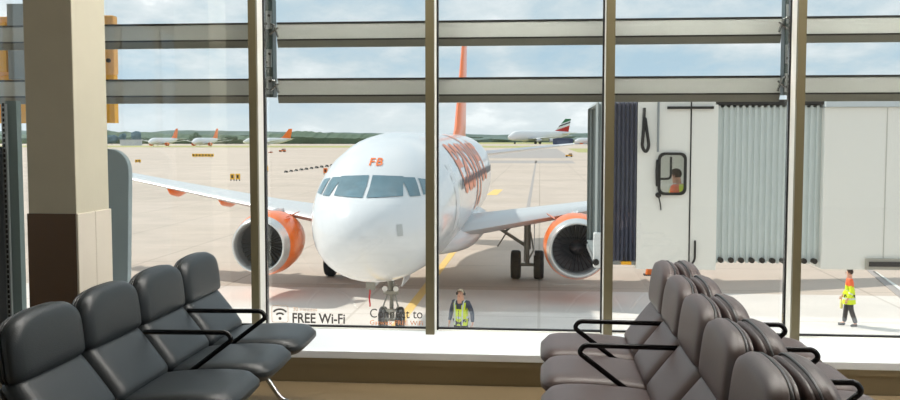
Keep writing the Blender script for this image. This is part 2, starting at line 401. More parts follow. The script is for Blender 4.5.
# local seat frame: facing +x, origin on the floor below the top of the back, width along y
SW = .575
def frame_to(p, ydir, zdir):      # matrix whose local x=width(along +Y world), y=ydir, z=zdir
    x = Vector(ydir).cross(Vector(zdir)); M = Matrix((x, Vector(ydir), Vector(zdir))).transposed().to_4x4(); M.translation = p; return M
UP = Vector((-.62, 0, .785)).normalized(); NRM = Vector((.785, 0, .62)).normalized()
UPH = Vector((-.13, 0, .991)).normalized(); NRMH = Vector((.991, 0, .13)).normalized()
def seat_parts(parent, y, leather):
    base = Vector((.245, y, .445))
    bm = cushion(SW-.008, .56, .115, 5, 10); bend_place(bm, frame_to(Vector((.475, y, .42)), Vector((1, 0, .05)).normalized(), Vector((-.05, 0, 1)).normalized()), -.2)
    s = obj('seat_cushion', bm, leather, parent, True)
    bm = NB(); add_box(bm, (.45, y, .362), (.46, SW-.03, .014)); bevel(bm, .005, 2)
    obj('seat_pan', bm, M_CHROME, s)
    bm = cushion(SW-.010, .315, .10, 12); bend_place(bm, frame_to(base+UP*.135, UP, NRM), -.15)
    b = obj('lower_back', bm, leather, parent, True)
    crease = base+UP*.275
    bm = cushion(SW-.006, .265, .095, 3.0, 12); bend_place(bm, frame_to(crease+UPH*.125+NRMH*.03, UPH, NRMH), -.25)
    hobj = obj('headrest', bm, leather, parent, True)
    bm = NB(); out = []
    for k in range(41):
        a = 2*PI*k/40; c, s2 = math.cos(a), math.sin(a); n = 3.0 if s2 > 0 else 12; q = (abs(c)**n+abs(s2)**n)**(1/n)
        out.append(crease+UPH*(.125+s2/q*.130)+NRMH*.008+Vector((0, c/q*(SW-.012)/2, 0)))
    add_tube(bm, out, .005, 6, cap=False); obj('piping', bm, M_PIPE, hobj, True)
    # shell behind the cushions
    bm = cushion(SW-.02, .30, .03, 8); bend_place(bm, frame_to(base+UP*.14-NRM*.036, UP, NRM), -.05)
    obj('back_shell', bm, M_SHELL, parent, True)
    bm = cushion(SW-.02, .255, .03, 3.0, 12); bend_place(bm, frame_to(crease+UPH*.125-NRMH*.01, UPH, NRMH), -.1)
    obj('headrest_back', bm, leather, hobj, True)
def armrest(parent, y, ext=.0):
    bm = NB(); pts = smooth_path([(.13, y, .635), (.52+ext, y, .64), (.545+ext, y, .605), (.22, y, .33)], .045, 8)
    add_tube(bm, pts, .0125, 10); obj('armrest', bm, M_ARM, parent, True)
def bench(label, loc, rz, ys, arms, leather, group, ext=.035):
    t = thing('beam_bench', label, 'bench', loc, rz, group)
    for y in ys: seat_parts(t, y, leather)
    for y in arms: armrest(t, y, ext)
    y0, y1 = min(ys)-SW/2+.05, max(ys)+SW/2-.05
    bm = NB(); bbox(bm, .19, .27, y0, y1, .30, .36); bevel(bm, .008, 2); obj('beam', bm, M_ARM, t)
    for y in (y0+.2, y1-.16):
        bm = NB(); add_tube(bm, smooth_path([(.23, y, .32), (.42, y, .24), (.56, y, .035), (.64, y, .014)], .06), .015, 8)
        add_tube(bm, smooth_path([(.23, y, .32), (.10, y, .2), (.02, y, .035), (-.05, y, .014)], .06), .015, 8)
        lg = obj('leg', bm, M_CHROME, t, True)
        for x in (.64, -.05):
            bm = NB(); add_lathe(bm, [(0, 0), (0, .03), (.012, .03), (.018, .012), (.018, 0)], (x, y, 0), 'z', 14); obj('foot', bm, M_BLACK, lg)
    return t
YL = [5.40, 4.815, 4.23, 3.645]
o = bench('row of charcoal black leather airport seats on the left, facing right', (-2.09, 0, 0), 0, YL, [5.108, 4.523], M_LEATHER_L, None)
YR = [5.27, 4.69, 4.11, 3.53, 2.95]
bench('row of brown leather seats on the right, facing left towards the gap', (.765, 0, 0), PI, [-y for y in YR], [-4.98, -4.40], M_LEATHER_R, None)
bench('row of brown leather seats on the right, facing right, back to back with another row', (.735, 0, 0), 0, YR, [4.98, 4.40, 3.82], M_LEATHER_R, None, -.01)

# ------------------------------------------------------------------ outside: ground, grass, woods, sky
bm = NB(); bbox(bm, -900, 900, -900, 900, GZ-.4, GZ); struct('apron_ground', bm, M_APRON)
bm = NB(); bbox(bm, -2600, 2600, 899, 4200, GZ-.6, GZ-.05)
bbox(bm, -2600, -900, -2600, 900, GZ-.6, GZ-.05); bbox(bm, 900, 2600, -2600, 900, GZ-.6, GZ-.05); bbox(bm, -900, 900, -2600, -900, GZ-.6, GZ-.05); struct('far_ground', bm, M_GRASS)
def flat(name, pts, m, z=.012, t=.02):
    bm = NB(); add_prism(bm, [(p[0], p[1]) for p in pts], 'z', GZ-t, GZ+z); return struct(name, bm, m)
def pxflat(name, pix, m, z=.012): return flat(name, [atZ(a, b) for a, b in pix], m, z)
flat('grass_strip', [(-880, 560), (-2, 560), (-2, 690), (-880, 690)], M_GRASS, .04)
flat('grass_verge', [(15, 380), (120, 380), (120, 520), (15, 520)], M_GRASS, .04)
flat('taxiway_asphalt', [(-30, 215), (8, 215), (8, 240), (-30, 240)], M_ASPH)
flat('taxiway_strip', [(-19, 270), (9, 270), (9, 520), (-19, 520)], M_ASPH)
XA = -4.28
M_HAZED = M_APRON.copy(); M_HAZED.name = 'apron concrete haze tint'
_b = [q for q in M_HAZED.node_tree.nodes if q.type == 'TEX_BRICK'][0]; _b.inputs['Color1'].default_value = srgb(226, 218, 210); _b.inputs['Color2'].default_value = srgb(221, 212, 204); _b.inputs['Mortar'].default_value = srgb(204, 194, 184)
flat('near_haze_patch', [(-60, 8), (80, 8), (80, 35.2), (-60, 35.2)], M_HAZED, .004)  # paler concrete colour stands in for glass haze brightening the near apron
flat('lead_in_line', [(XA-.16, 9), (XA+.16, 9), (XA+.16, 62), (XA-.16, 62)], M_LINE)
flat('stand_line', [(XA+3.2, 62), (XA+3.5, 62), (XA+3.5, 240), (XA+3.2, 240)], M_ASPH)
pxflat('painted_mark', [(486, 195), (494, 189.5), (503, 189.5), (497, 195)], M_LINE)
pxflat('kerb_line', [(866, 270), (872, 270), (912, 300), (902, 300)], M_ASPH, .03)
pxflat('kerb_edge', [(873, 272), (876, 272), (914, 297), (908, 297)], M_LINEW, .03)
# woods on the skyline
def ridge(name, y, xa, xb, pxh, base, amp, fs, seed, m, thick=120):
    bm = NB(); n = 260; rings = []
    for k in range(n+1):
        x = xa+(xb-xa)*k/n
        hgt = base+amp*mnoise.fractal(Vector((x*fs, seed, 0)), 1., 2., 5)*1.2
        j = 1.6*mnoise.noise(Vector((x*fs*14, seed+5, 0)))
        hgt = max(2, hgt+j)
        rings.append([(x, y, GZ-1), (x, y-2+6*mnoise.noise(Vector((x*.05, 3, seed))), GZ+hgt*.55), (x, y+14, GZ+hgt*.9), (x, y+32, GZ+hgt), (x, y+thick, GZ+hgt*.8), (x, y+thick, GZ-1)])
    add_loft(bm, rings, True)
    o = obj(name, bm, m, None, False); o['kind'] = 'structure'; return o
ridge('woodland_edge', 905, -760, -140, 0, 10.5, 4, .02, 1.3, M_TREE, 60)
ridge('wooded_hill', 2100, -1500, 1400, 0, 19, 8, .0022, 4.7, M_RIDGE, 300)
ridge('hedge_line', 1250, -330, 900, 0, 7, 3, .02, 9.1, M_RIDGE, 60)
def tree(px, ptop, Y, wpx, m, label, grp):
    b = atY(px, 144, Y); x = b.x; h = atY(px, ptop, Y).z-GZ; w = wpx/FPX*Y/2
    t = thing('tree', label, 'tree', (x, Y, GZ), 0, grp)
    bm = NB(); add_tube(bm, [(0, 0, 0), (.1, 0, h*.3), (0, .1, h*.7)], [h*.035, h*.028, h*.01], 7); obj('trunk', bm, M_BARK, t)
    bm = NB()
    for k in range(5):
        c = Vector((random.uniform(-.45, .45)*w, random.uniform(-.4, .4)*w, h*random.uniform(.42, .7))); r = w*random.uniform(.55, .75)
        v = bmesh.ops.create_icosphere(bm, subdivisions=3, radius=1)['verts']
        for q in v:
            d = 1+.28*mnoise.noise(q.co*2.6+Vector((k*7, px, 0))); q.co = c+Vector((q.co.x*r*d, q.co.y*r*d, q.co.z*min(r, h*.32)*d))
    obj('crown', bm, m, t); return t
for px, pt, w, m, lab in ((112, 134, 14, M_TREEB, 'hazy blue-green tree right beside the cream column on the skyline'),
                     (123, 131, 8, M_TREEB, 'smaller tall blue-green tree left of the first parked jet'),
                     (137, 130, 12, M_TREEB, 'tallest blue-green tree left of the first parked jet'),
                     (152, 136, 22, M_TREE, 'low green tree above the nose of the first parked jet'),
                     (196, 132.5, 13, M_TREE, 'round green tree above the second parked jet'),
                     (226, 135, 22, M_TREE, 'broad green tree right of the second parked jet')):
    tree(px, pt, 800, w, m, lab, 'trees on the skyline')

# ------------------------------------------------------------------ airliner
def sect(s, hw, zb, zt, n=40, e=2.08):
    zc = (zb+zt)/2; hh = (zt-zb)/2; r = []
    for k in range(n):
        a = 2*PI*k/n; c, q = math.cos(a), math.sin(a)
        r.append(Vector((math.copysign(abs(c)**(2/e), c)*hw, s, zc+math.copysign(abs(q)**(2/e), q)*hh)))
    return r
PROF = [(0, .03, 3.2, 3.26), (.05, .27, 2.98, 3.50), (.15, .47, 2.8, 3.70), (.35, .73, 2.58, 3.92), (.7, 1.02, 2.35, 4.13), (1.1, 1.26, 2.17, 4.32), (1.4, 1.40, 2.07, 4.46),
        (1.75, 1.53, 1.99, 4.70), (2.1, 1.63, 1.93, 4.95), (2.5, 1.72, 1.875, 5.17), (3., 1.80, 1.83, 5.37), (3.8, 1.88, 1.78, 5.60), (5, 1.95, 1.74, 5.78), (6.5, 1.975, 1.72, 5.86),
        (10, 1.975, 1.72, 5.86), (14, 1.975, 1.72, 5.86), (18, 1.975, 1.72, 5.86), (22, 1.975, 1.74, 5.86), (24, 1.93, 1.95, 5.86), (26, 1.80, 2.35, 5.83), (28, 1.55, 2.88, 5.76), (30, 1.20, 3.50, 5.64), (32, .78, 4.15, 5.48), (33.3, .42, 4.62, 5.35), (33.84, .15, 4.9, 5.2)]
def foil(xc, yl, chord, z, th, up=None, n=9):
    """closed aerofoil ring in the y-z plane at station xc (or up-axis when up)"""
    pts = []
    xs = [0.5*(1-math.cos(PI*k/n)) for k in range(n+1)]
    f = lambda u: 5*th*(.2969*u**.5-.126*u-.3516*u*u+.2843*u**3-.1015*u**4)
    for u in xs: pts.append((u, f(u)))
    for u in xs[-2:0:-1]: pts.append((u, -f(u)*.75))
    if up is not None: return [Vector((xc+v*chord, yl+u*chord, up)) for u, v in pts]
    return [Vector((xc, yl+u*chord, z+v*chord)) for u, v in pts]
def lerp(a, b, t): return a+(b-a)*t
def make_airliner(name, label, loc, rz=0, livery=True, fin_mat=None, group=None):
    root = thing(name, label, 'airplane', loc, rz, group)
    prof = []
    for a, b in zip(PROF, PROF[1:]):
        k = max(1, int((b[0]-a[0])/1.2)); prof += [tuple(lerp(p, q, i/k) for p, q in zip(a, b)) for i in range(k)]
    prof.append(PROF[-1])
    bm = NB(); add_loft(bm, [sect(*p) for p in prof]); bmesh.ops.recalc_face_normals(bm, faces=bm.faces)
    bvh = BVHTree.FromBMesh(bm)
    fus = obj('fuselage', bm, M_WHITE, root, True)
    def patch(name, corners, d, m, off=.012, nu=8, nv=5, parent=fus):
        """quad given in front-view coordinates, projected along d on the skin"""
        d = Vector(d).normalized(); bm = NB(); g = []
        for j in range(nv+1):
            row = []
            for i in range(nu+1):
                u, v = i/nu, j/nv
                p = lerp(lerp(Vector(corners[0]), Vector(corners[1]), u), lerp(Vector(corners[3]), Vector(corners[2]), u), v)
                h = bvh.ray_cast(p-d*6, d)
                row.append(bm.verts.new(h[0]+(h[1] if h[1].dot(d) < 0 else -h[1])*off) if h[0] else None)
            g.append(row)
        for j in range(nv):
            for i in range(nu):
                q = (g[j][i], g[j][i+1], g[j+1][i+1], g[j+1][i])
                if all(q): bm.faces.new(q)
        return obj(name, bm, m, parent, True)
    # windscreen: corners bottom-left, bottom-right, top-right, top-left as (x, 0, z)
    zb, zt = 4.20, 4.70
    for s in (-1, 1):
        fw = (0, 1, 0)
        if 0: patch('windscreen_frame', [(s*.01, 0, zb-.03), (s*.92, 0, zb-.02), (s*.84, 0, zt+.02), (s*.01, 0, zt+.05)], fw, M_GASKET, .008)
        patch('windscreen', [(s*.045, 0, zb), (s*.875, 0, zb+.02), (s*.80, 0, zt-.01), (s*.045, 0, zt+.02)], fw, M_CKPT, .016)
        sd = (-s*.8, .6, 0)
        patch('side_window', [(s*1.06, 1.5, zb-.0), (s*1.36, 1.75, zb-.0), (s*1.24, 2.05, zt-.05), (s*.97, 1.75, zt-.03)], sd, M_CKPT, .016)
        patch('side_window', [(s*1.43, 1.85, zb+.02), (s*1.62, 2.35, zb+.04), (s*1.45, 2.55, zt-.12), (s*1.31, 2.12, zt-.07)], sd, M_CKPT, .016)
    if livery:
        # nose code
        bm = text_bm('FB', .33, offset=.004, spacing=1.15)
        xs = [v.co.x for v in bm.verts]; cx = (min(xs)+max(xs))/2
        for v in bm.verts:
            h = bvh.ray_cast(Vector((v.co.x-cx+.06, -5, 4.96+v.co.y*.8)), Vector((0, 1, 0)))
            v.co = h[0]+Vector((0, -.02, .012))
        obj('nose_code', bm, M_ORANGE, fus)
        # big lettering on both flanks
        for s in (1, -1):
            bm = text_bm('easyJet', 3.7, offset=.035)
            for k in range(1, 30):
                geom = bm.verts[:]+bm.edges[:]+bm.faces[:]
                bmesh.ops.bisect_plane(bm, geom=geom, plane_co=(0, -.8+k*.13, 0), plane_no=(0, 1, 0))
            W = max(v.co.x for v in bm.verts)
            for v in bm.verts:
                y = 7.0+(v.co.x if s > 0 else W-v.co.x)*1.2; a = v.co.y/2.0+.08
                pw = lambda c: math.copysign(abs(c)**(2/2.08), c)
                v.co = Vector((s*1.992*pw(math.cos(a)), y, 3.79+2.087*pw(math.sin(a))))
            obj('lettering', bm, M_ORANGEL, fus)
    # cabin windows and doors
    wb = NB(); add_lathe(wb, [(0, .001), (0, .11), (.012, .11)], (0, 0, 0), 'x', 14)
    bmesh.ops.transform(wb, matrix=Matrix.Diagonal((1, 1, 1.45, 1)), verts=wb.verts)
    first = None
    for s in (1, -1):
        for k in range(30):
            if first is None: o = first = obj('cabin_window', wb, M_CABWIN, fus)
            else: o = first.copy(); C.objects.link(o); o.parent = fus
            o.location = (s*1.955, 6.4+k*.56, 4.28)
        d = patch('cabin_door', [(s*1.9, 4.7, 3.05), (s*1.9, 5.5, 3.05), (s*1.9, 5.5, 4.9), (s*1.9, 4.7, 4.9)], (-s, 0, 0), mat('door white', srgb(228, 230, 232), .3), .012)
    if livery:
        patch('hatch', [(1.02, 0, 3.30), (1.18, 0, 3.30), (1.16, 0, 3.58), (1.0, 0, 3.58)], (-.3, 1, 0), mat('hatch grey', srgb(190, 192, 192), .4), .01)
        bm = NB(); add_tube(bm, [(.52, .55, 2.72), (.60, .5, 2.7)], .025, 6); obj('probe', bm, M_DARK, fus)
    bm = NB(); rings = [[Vector((c.x, c.y, c.z)) for c in sect(s, w, zb_, zt_, 28, 2.4)] for s, w, zb_, zt_ in ((9.2, .6, 1.8, 2.3), (10.2, 1.6, 1.62, 2.6), (11.5, 2.12, 1.5, 3.0), (14, 2.22, 1.47, 3.1), (17.5, 2.2, 1.5, 3.05), (19.5, 1.7, 1.65, 2.7), (21, .7, 1.8, 2.3))]
    add_loft(bm, rings); obj('belly_fairing', bm, M_WHITE, root, True)
    # wings, stabilisers, fin
    for s in (1, -1):
        st = [(1.6, 10.6, 6.5, 2.42, .13), (2.2, 10.9, 6.2, 2.50, .13), (6.4, 13.1, 3.95, 3.06, .12), (11.5, 15.75, 2.7, 3.76, .11), (16.6, 18.4, 1.6, 4.46, .10), (17.0, 18.75, 1.1, 4.52, .08)]
        bm = NB(); add_loft(bm, [foil(s*x, y, c, z, t) for x, y, c, z, t in st]); wing = obj('wing', bm, M_WINGGREY, root, True, 40)
        bm = NB(); add_loft(bm, [foil(s*16.98, 18.7, 1.5, 0, .05, up=4.0), foil(s*17.02, 18.55, 1.3, 0, .06, up=4.5), foil(s*17.1, 19.1, .7, 0, .05, up=5.25)]); obj('wingtip_fence', bm, M_ORANGE, wing, True, 40)
        for x in (6.0, 8.6, 11.2):
            u = (x-2.2)/14.4; yl = 10.9+u*7.5; ch = lerp(6.2, 3.95, (x-2.2)/4.2) if x < 6.4 else lerp(3.95, 1.6, (x-6.4)/10.2); z = 2.50+u*1.96
            bm = NB(); add_loft(bm, [[Vector((s*x+r*math.cos(a), yl+ch*q, z-dz+r*1.3*math.sin(a))) for a in [2*PI*k/12 for k in range(12)]] for q, r, dz in ((.25, .03, .2), (.4, .16, .26), (.65, .22, .3), (.95, .17, .24), (1.15, .03, .12))])
            obj('flap_fairing', bm, M_ORANGE, wing, True)
        bm = NB(); add_loft(bm, [foil(s*.6, 28.6, 3.6, 4.75, .10), foil(s*3.4, 30.2, 2.5, 5.04, .10), foil(s*6.2, 31.8, 1.4, 5.33, .09)]); obj('stabiliser', bm, M_WHITE, root, True, 40)
    fm = fin_mat or M_ORANGE
    bm = NB(); add_loft(bm, [foil(0, 24.6, 8.2, 0, .05, up=5.55), foil(0, 26.6, 6.0, 0, .09, up=6.2), foil(0, 29.2, 4.1, 0, .09, up=9.2), foil(0, 31.3, 2.5, 0, .08, up=11.76)]); obj('fin', bm, fm, root, True, 40)
    # engines
    for s, ex in ((1, 5.55), (-1, 5.4)):
        c = Vector((s*ex, 9.75, 1.93))
        bm = NB(); add_lathe(bm, [(.44, 1.03), (.6, 1.073), (.9, 1.12), (1.5, 1.14), (2.3, 1.08), (3.0, .93), (3.05, .80), (2.6, .72)], c, 'y', 48); cow = obj('engine_cowl', bm, M_ORANGE, root, True, 50)
        bm = NB(); add_lathe(bm, [(.46, 1.036), (.32, .992), (.12, .955), (.03, .925), (0, .895), (.03, .865), (.12, .84), (.3, .825)], c, 'y', 48); obj('intake_lip', bm, M_LIP, cow, True)
        bm = NB(); add_lathe(bm, [(.28, .826), (.88, .85), (1.3, .86)], c, 'y', 48); obj('intake_duct', bm, [mat('duct liner', srgb(128, 130, 130), .5)], cow, True, 40)
        bm = NB(); add_lathe(bm, [(1.0, .86), (1.0, .1)], c, 'y', 32); obj('stator', bm, M_DARK, cow)
        bm = NB()
        for k in range(30):
            a = 2*PI*k/30; rot = Matrix.Rotation(a, 3, 'Y'); rr = []
            for r, tw, wd in ((.2, .2, .10), (.5, .6, .15), (.84, 1.0, .17)):
                q = [Vector((-wd/2*math.sin(tw), -wd/2*math.cos(tw), r)), Vector((.006, 0, r)), Vector((wd/2*math.sin(tw), wd/2*math.cos(tw), r)), Vector((-.006, 0, r))]
                rr.append([c+Vector((0, .85, 0))+rot@p for p in q])
            add_loft(bm, rr)
        obj('fan', bm, M_BLADE, cow)
        bm = NB(); add_lathe(bm, [(.42, .004), (.47, .07), (.6, .16), (.8, .25), (.95, .27)], c, 'y', 24); sp = obj('spinner', bm, M_DARK, cow, True)
        bm = NB(); add_tube(bm, [c+Vector((.03*math.cos(a*1.6)*a, .50+a*.05, .03*math.sin(a*1.6)*a)) for a in [k*.25 for k in range(17)]], .012, 5); o = obj('spinner_mark', bm, M_FRAMEW, cow)
        bm = NB(); add_lathe(bm, [(2.6, .72), (3.4, .60), (4.1, .45), (4.15, .40), (4.15, .25), (4.6, .05)], c, 'y', 32); obj('exhaust', bm, M_LIP, cow, True, 40)
        bm = NB(); zt = 2.50+(ex-2.2)*.135
        add_loft(bm, [foil(s*ex, 10.7, 5.0, 0, .05, up=c.z+.75), foil(s*ex, 11.3, 4.6, 0, .055, up=c.z+1.13), foil(s*ex, 12.55, 3.4, 0, .06, up=zt+.05)]); obj('pylon', bm, M_WHITE, root, True, 40)
        bm = NB(); add_loft(bm, [[c+Vector((-s*(.72+q), 1.0+w0, .92+q*.5)), c+Vector((-s*(.72+q), 1.9, .92+q*.5)), c+Vector((-s*(.74+q), 1.9, .95+q*.5)), c+Vector((-s*(.74+q), 1.0+w0, .95+q*.5))] for q, w0 in ((0, 0), (.28, .5))]); obj('strake', bm, M_ORANGE, cow)
    # landing gear
    def wheel(x, y, r, w, par):
        bm = NB(); add_lathe(bm, [(-w*.3, r*.55), (-w*.5, r*.7), (-w*.48, r*.9), (-w*.3, r), (w*.3, r), (w*.48, r*.9), (w*.5, r*.7), (w*.3, r*.55)], (x, y, r), 'x', 28); o = obj('wheel', bm, M_TYRE, par, True, 50)
        bm = NB(); add_lathe(bm, [(-w*.3, .0), (-w*.36, r*.2), (-w*.3, r*.56), (w*.3, r*.56), (w*.36, r*.2), (w*.3, 0)], (x, y, r), 'x', 20); obj('hub', bm, M_GEAR, o, True, 40)
    bm = NB(); add_tube(bm, [(0, 5.0, 2.1), (0, 5.07, 1.1)], .09, 12); add_tube(bm, [(0, 5.07, 1.1), (0, 5.07, .38)], .06, 12)
    add_tube(bm, [(-.25, 5.07, .38), (.25, 5.07, .38)], .05, 8); add_tube(bm, [(0, 5.05, 1.2), (0, 4.1, 1.95)], .045, 8)
    for q in (-1, 1): add_tube(bm, [(q*.1, 5.0, 1.15), (q*.22, 4.9, .8), (0, 5.02, .5)], .028, 6); add_tube(bm, [(q*.03, 5.0, 1.5), (q*.42, 5.0, 2.0)], .03, 6)
    bbox(bm, -.22, .22, 4.9, 5.0, 1.15, 1.25); bbox(bm, -.12, .12, 4.86, 4.98, .62, .72)
    g = obj('nose_gear', bm, M_GEAR, root)
    for q in (-1, 1):
        wheel(q*.25, 5.07, .38, .2, g)
        bm = NB(); add_lathe(bm, [(-.06, 0), (-.06, .08), (.0, .08), (.03, .03)], (q*.16, 4.9, 1.32), 'y', 14); obj('taxi_light', bm, M_LIP, g)
        bm = NB(); add_box(bm, (q*.42, 5.3, 1.62), (.03, 1.5, .36), Matrix.Rotation(q*.25, 3, 'Y')); obj('gear_door', bm, M_WHITE, g)
    for s in (1, -1):
        x = s*3.8; y = 16.1; bm = NB()
        add_tube(bm, [(x, y, 2.7), (x, y, 1.2)], .14, 14); add_tube(bm, [(x, y, 1.2), (x, y, .58)], .09, 12); add_tube(bm, [(x-.5, y, .58), (x+.5, y, .58)], .07, 10)
        add_tube(bm, [(x, y, 1.3), (x-s*1.75, y-.1, 2.45)], .07, 8); add_tube(bm, [(x-s*.9, y-.05, 1.9), (x-s*.2, y, 2.5)], .045, 8); add_tube(bm, [(x-s*.85, y, 1.85), (x-s*1.2, y, 1.3)], .03, 6)
        add_tube(bm, [(x+.13, y-.1, 1.9), (x+.25, y-.3, 1.2), (x, y-.1, .7)], .035, 6); add_tube(bm, [(x-.1, y-.13, 2.4), (x-.12, y-.13, .7)], .025, 6)
        g = obj('main_gear', bm, M_GEAR, root, True, 40)
        for q in (-1, 1): wheel(x+q*.46, y, .58, .41, g)
        bm = NB(); bbox(bm, x+s*.26, x+s*.30, y-.4, y+.55, 1.0, 2.55); obj('gear_door', bm, M_WHITE, g)
    return root
NOSE_Y = 22.1
jet = make_airliner('passenger_jet', 'white and orange passenger jet parked nose-on outside the window', (XA, NOSE_Y, GZ))
p = atY(370.5, 286, 25.6); zs = GZ+1.77
t = thing('warning_streamer', 'red cloth streamer hanging under the aircraft nose beside the nose gear', 'streamer', (p.x, 25.6, GZ+1.0))
bm = NB(); bbox(bm, -.11, .13, -.08, .08, .52, .80); o = obj('pin_block', bm, M_GEAR, t)
bm = NB(); add_loft(bm, [[(-.045+.012*math.sin(k), .006+.01*math.cos(k*1.3), .53-k*.055), (-.005+.012*math.sin(k), .006+.01*math.cos(k*1.3), .53-k*.055), (-.005+.012*math.sin(k), -.006+.01*math.cos(k*1.3), .53-k*.055), (-.045+.012*math.sin(k), -.006+.01*math.cos(k*1.3), .53-k*.055)] for k in range(10)]); obj('ribbon', bm, M_RED, t)
CORE = {'fuselage', 'wing', 'stabiliser', 'fin', 'engine_cowl', 'belly_fairing', 'main_gear', 'nose_gear', 'pylon'}
for px, py, Y, rz, lab in ((149, 148.5, 560, -.16, 'small orange-tailed jet parked far left, nearest the column'),
                         (193, 148.5, 560, -.13, 'second small orange-tailed jet parked far away, above the long yellow sign'),
                         (243, 147.5, 600, -.95, 'far white jet with red-orange tail, partly behind the thick left mullion'),
                         (575, 146, 760, -.9, 'far white jet right of the dark blue hangar')):
    p = atY(px, py, Y)
    copy_tree(jet, (p.x, Y, GZ), rz, lab, 1, CORE)['group'] = 'distant parked jets'

# double-deck airliner with flag tail, far right of the fin
def flag_mat():
    m = bpy.data.materials.new('flag tail'); m.use_nodes = True; nt = m.node_tree; n = nt.nodes; l = nt.links; b = n['Principled BSDF']
    tc = n.new('ShaderNodeTexCoord'); sp = n.new('ShaderNodeSeparateXYZ'); l.new(tc.outputs['Object'], sp.inputs[0])
    mm = n.new('ShaderNodeMath'); mm.operation = 'MULTIPLY_ADD'; l.new(sp.outputs['Y'], mm.inputs[0]); mm.inputs[1].default_value = -.3
    l.new(sp.outputs['Z'], mm.inputs[2])
    mr = n.new('ShaderNodeMapRange'); l.new(mm.outputs[0], mr.inputs['Value']); mr.inputs['From Min'].default_value = -6; mr.inputs['From Max'].default_value = 5
    r = n.new('ShaderNodeValToRGB'); r.color_ramp.interpolation = 'CONSTANT'; e = r.color_ramp.elements
    e[0].color = srgb(205, 40, 45); e[0].position = 0; e[1].position = .3; e[1].color = srgb(235, 235, 235)
    for p, c in ((.5, srgb(30, 30, 30)), (.62, srgb(235, 235, 235)), (.7, srgb(20, 110, 60))):
        q = e.new(p); q.color = c
    l.new(mr.outputs[0], r.inputs[0]); l.new(r.outputs[0], b.inputs['Base Color']); return m
p = atY(508, 146, 900)
dd = thing('double_deck_jet', 'large white double-deck jet with red and green striped tail, far behind', 'airplane', (p.x, 900, GZ), -1.02, None)
sc = 2.05
def SV(bm):
    bmesh.ops.scale(bm, vec=(sc, sc, sc), verts=bm.verts); return bm
bm = NB(); add_loft(bm, [sect(s, w*.9, zb-.2, zt+.35*min(1, s/3)) for s, w, zb, zt in PROF]); obj('fuselage', SV(bm), M_WHITE, dd, True)
for s in (1, -1):
    bm = NB(); add_loft(bm, [foil(s*1.6, 9.6, 8.5, 2.3, .12), foil(s*8, 14.5, 4.4, 2.9, .11), foil(s*19, 21.5, 1.6, 4.0, .1)]); obj('wing', SV(bm), M_WINGGREY, dd, True)
    bm = NB(); add_loft(bm, [foil(s*.6, 28, 4, 4.75, .10), foil(s*7, 32, 1.8, 5.3, .09)]); obj('stabiliser', SV(bm), M_WHITE, dd, True)
    for x, y in ((6.5, 11.2), (12, 14.8)):
        bm = NB(); add_lathe(bm, [(0, .6), (.05, .68), (1.2, .78), (2.4, .6), (3.2, .35)], (s*x, y, 1.9), 'y', 20); obj('engine_cowl', SV(bm), M_WINGGREY, dd, True)
    bm = NB(); add_tube(bm, [(s*2, 16, 2), (s*2, 16, .5)], .2); add_lathe(bm, [(-.5, .0), (-.5, .45), (.5, .45), (.5, 0)], (s*2, 16, .45), 'x', 14); obj('main_gear', SV(bm), M_TYRE, dd)
bm = NB(); add_lathe(bm, [(-.25, .0), (-.25, .4), (.25, .4), (.25, 0)], (0, 3.6, .4), 'x', 14); add_tube(bm, [(0, 3.6, .4), (0, 3.6, 1.9)], .1); obj('nose_gear', SV(bm), M_TYRE, dd)
bm = NB(); add_loft(bm, [foil(0, 25, 8.0, 0, .05, up=5.7), foil(0, 31.2, 3.2, 0, .08, up=11.9)]); obj('fin', SV(bm), flag_mat(), dd, True)
# hangar
p0 = atY(553, 146, 850); p1 = atY(573, 146, 850); zt = atY(560, 137.5, 850).z
t = thing('hangar', 'dark blue low hangar on the horizon beside the striped-tail jet', 'building', ((p0.x+p1.x)/2, 850, GZ)); L = (p1.x-p0.x)/2; h = zt-GZ
bm = NB(); bbox(bm, -L, L, 0, 20, 0, h*.8); obj('wall', bm, M_NAVYB, t)
bm = NB(); add_prism(bm, [(-L*1.03, h*.8), (-L*.5, h*.97), (L*.0, h), (L*.5, h*.97), (L*1.03, h*.8)], 'y', -.5, 20.5); obj('roof', bm, mat('hangar roof', srgb(70, 84, 112), .6), t)
bm = NB(); bbox(bm, -L*.6, L*.6, -.3, 0, 0, h*.6); obj('door', bm, mat('hangar door', srgb(80, 92, 118), .6), t)
for px0, px1, pt, lab in ((575, 600, 139.5, 'pale low terminal block right of the dark blue hangar'), (120, 134, 140, 'low pale shed on the skyline beneath the blue-green trees')):
    Y = 880 if px0 > 400 else 700
    a = atY(px0, 145, Y); b = atY(px1, 145, Y); h = atY(px0, pt, Y).z-GZ; L = (b.x-a.x)/2
    t = thing('low_building', lab, 'building', ((a.x+b.x)/2, Y, GZ))
    bm = NB(); bbox(bm, -L, L, 0, 15, 0, h); obj('wall', bm, mat('pale cladding', srgb(196, 200, 204), .6), t)
    bm = NB(); bbox(bm, -L-.4, L+.4, -.4, 15.4, h, h+.5); obj('roof', bm, mat('grey roof', srgb(150, 156, 164), .6), t)

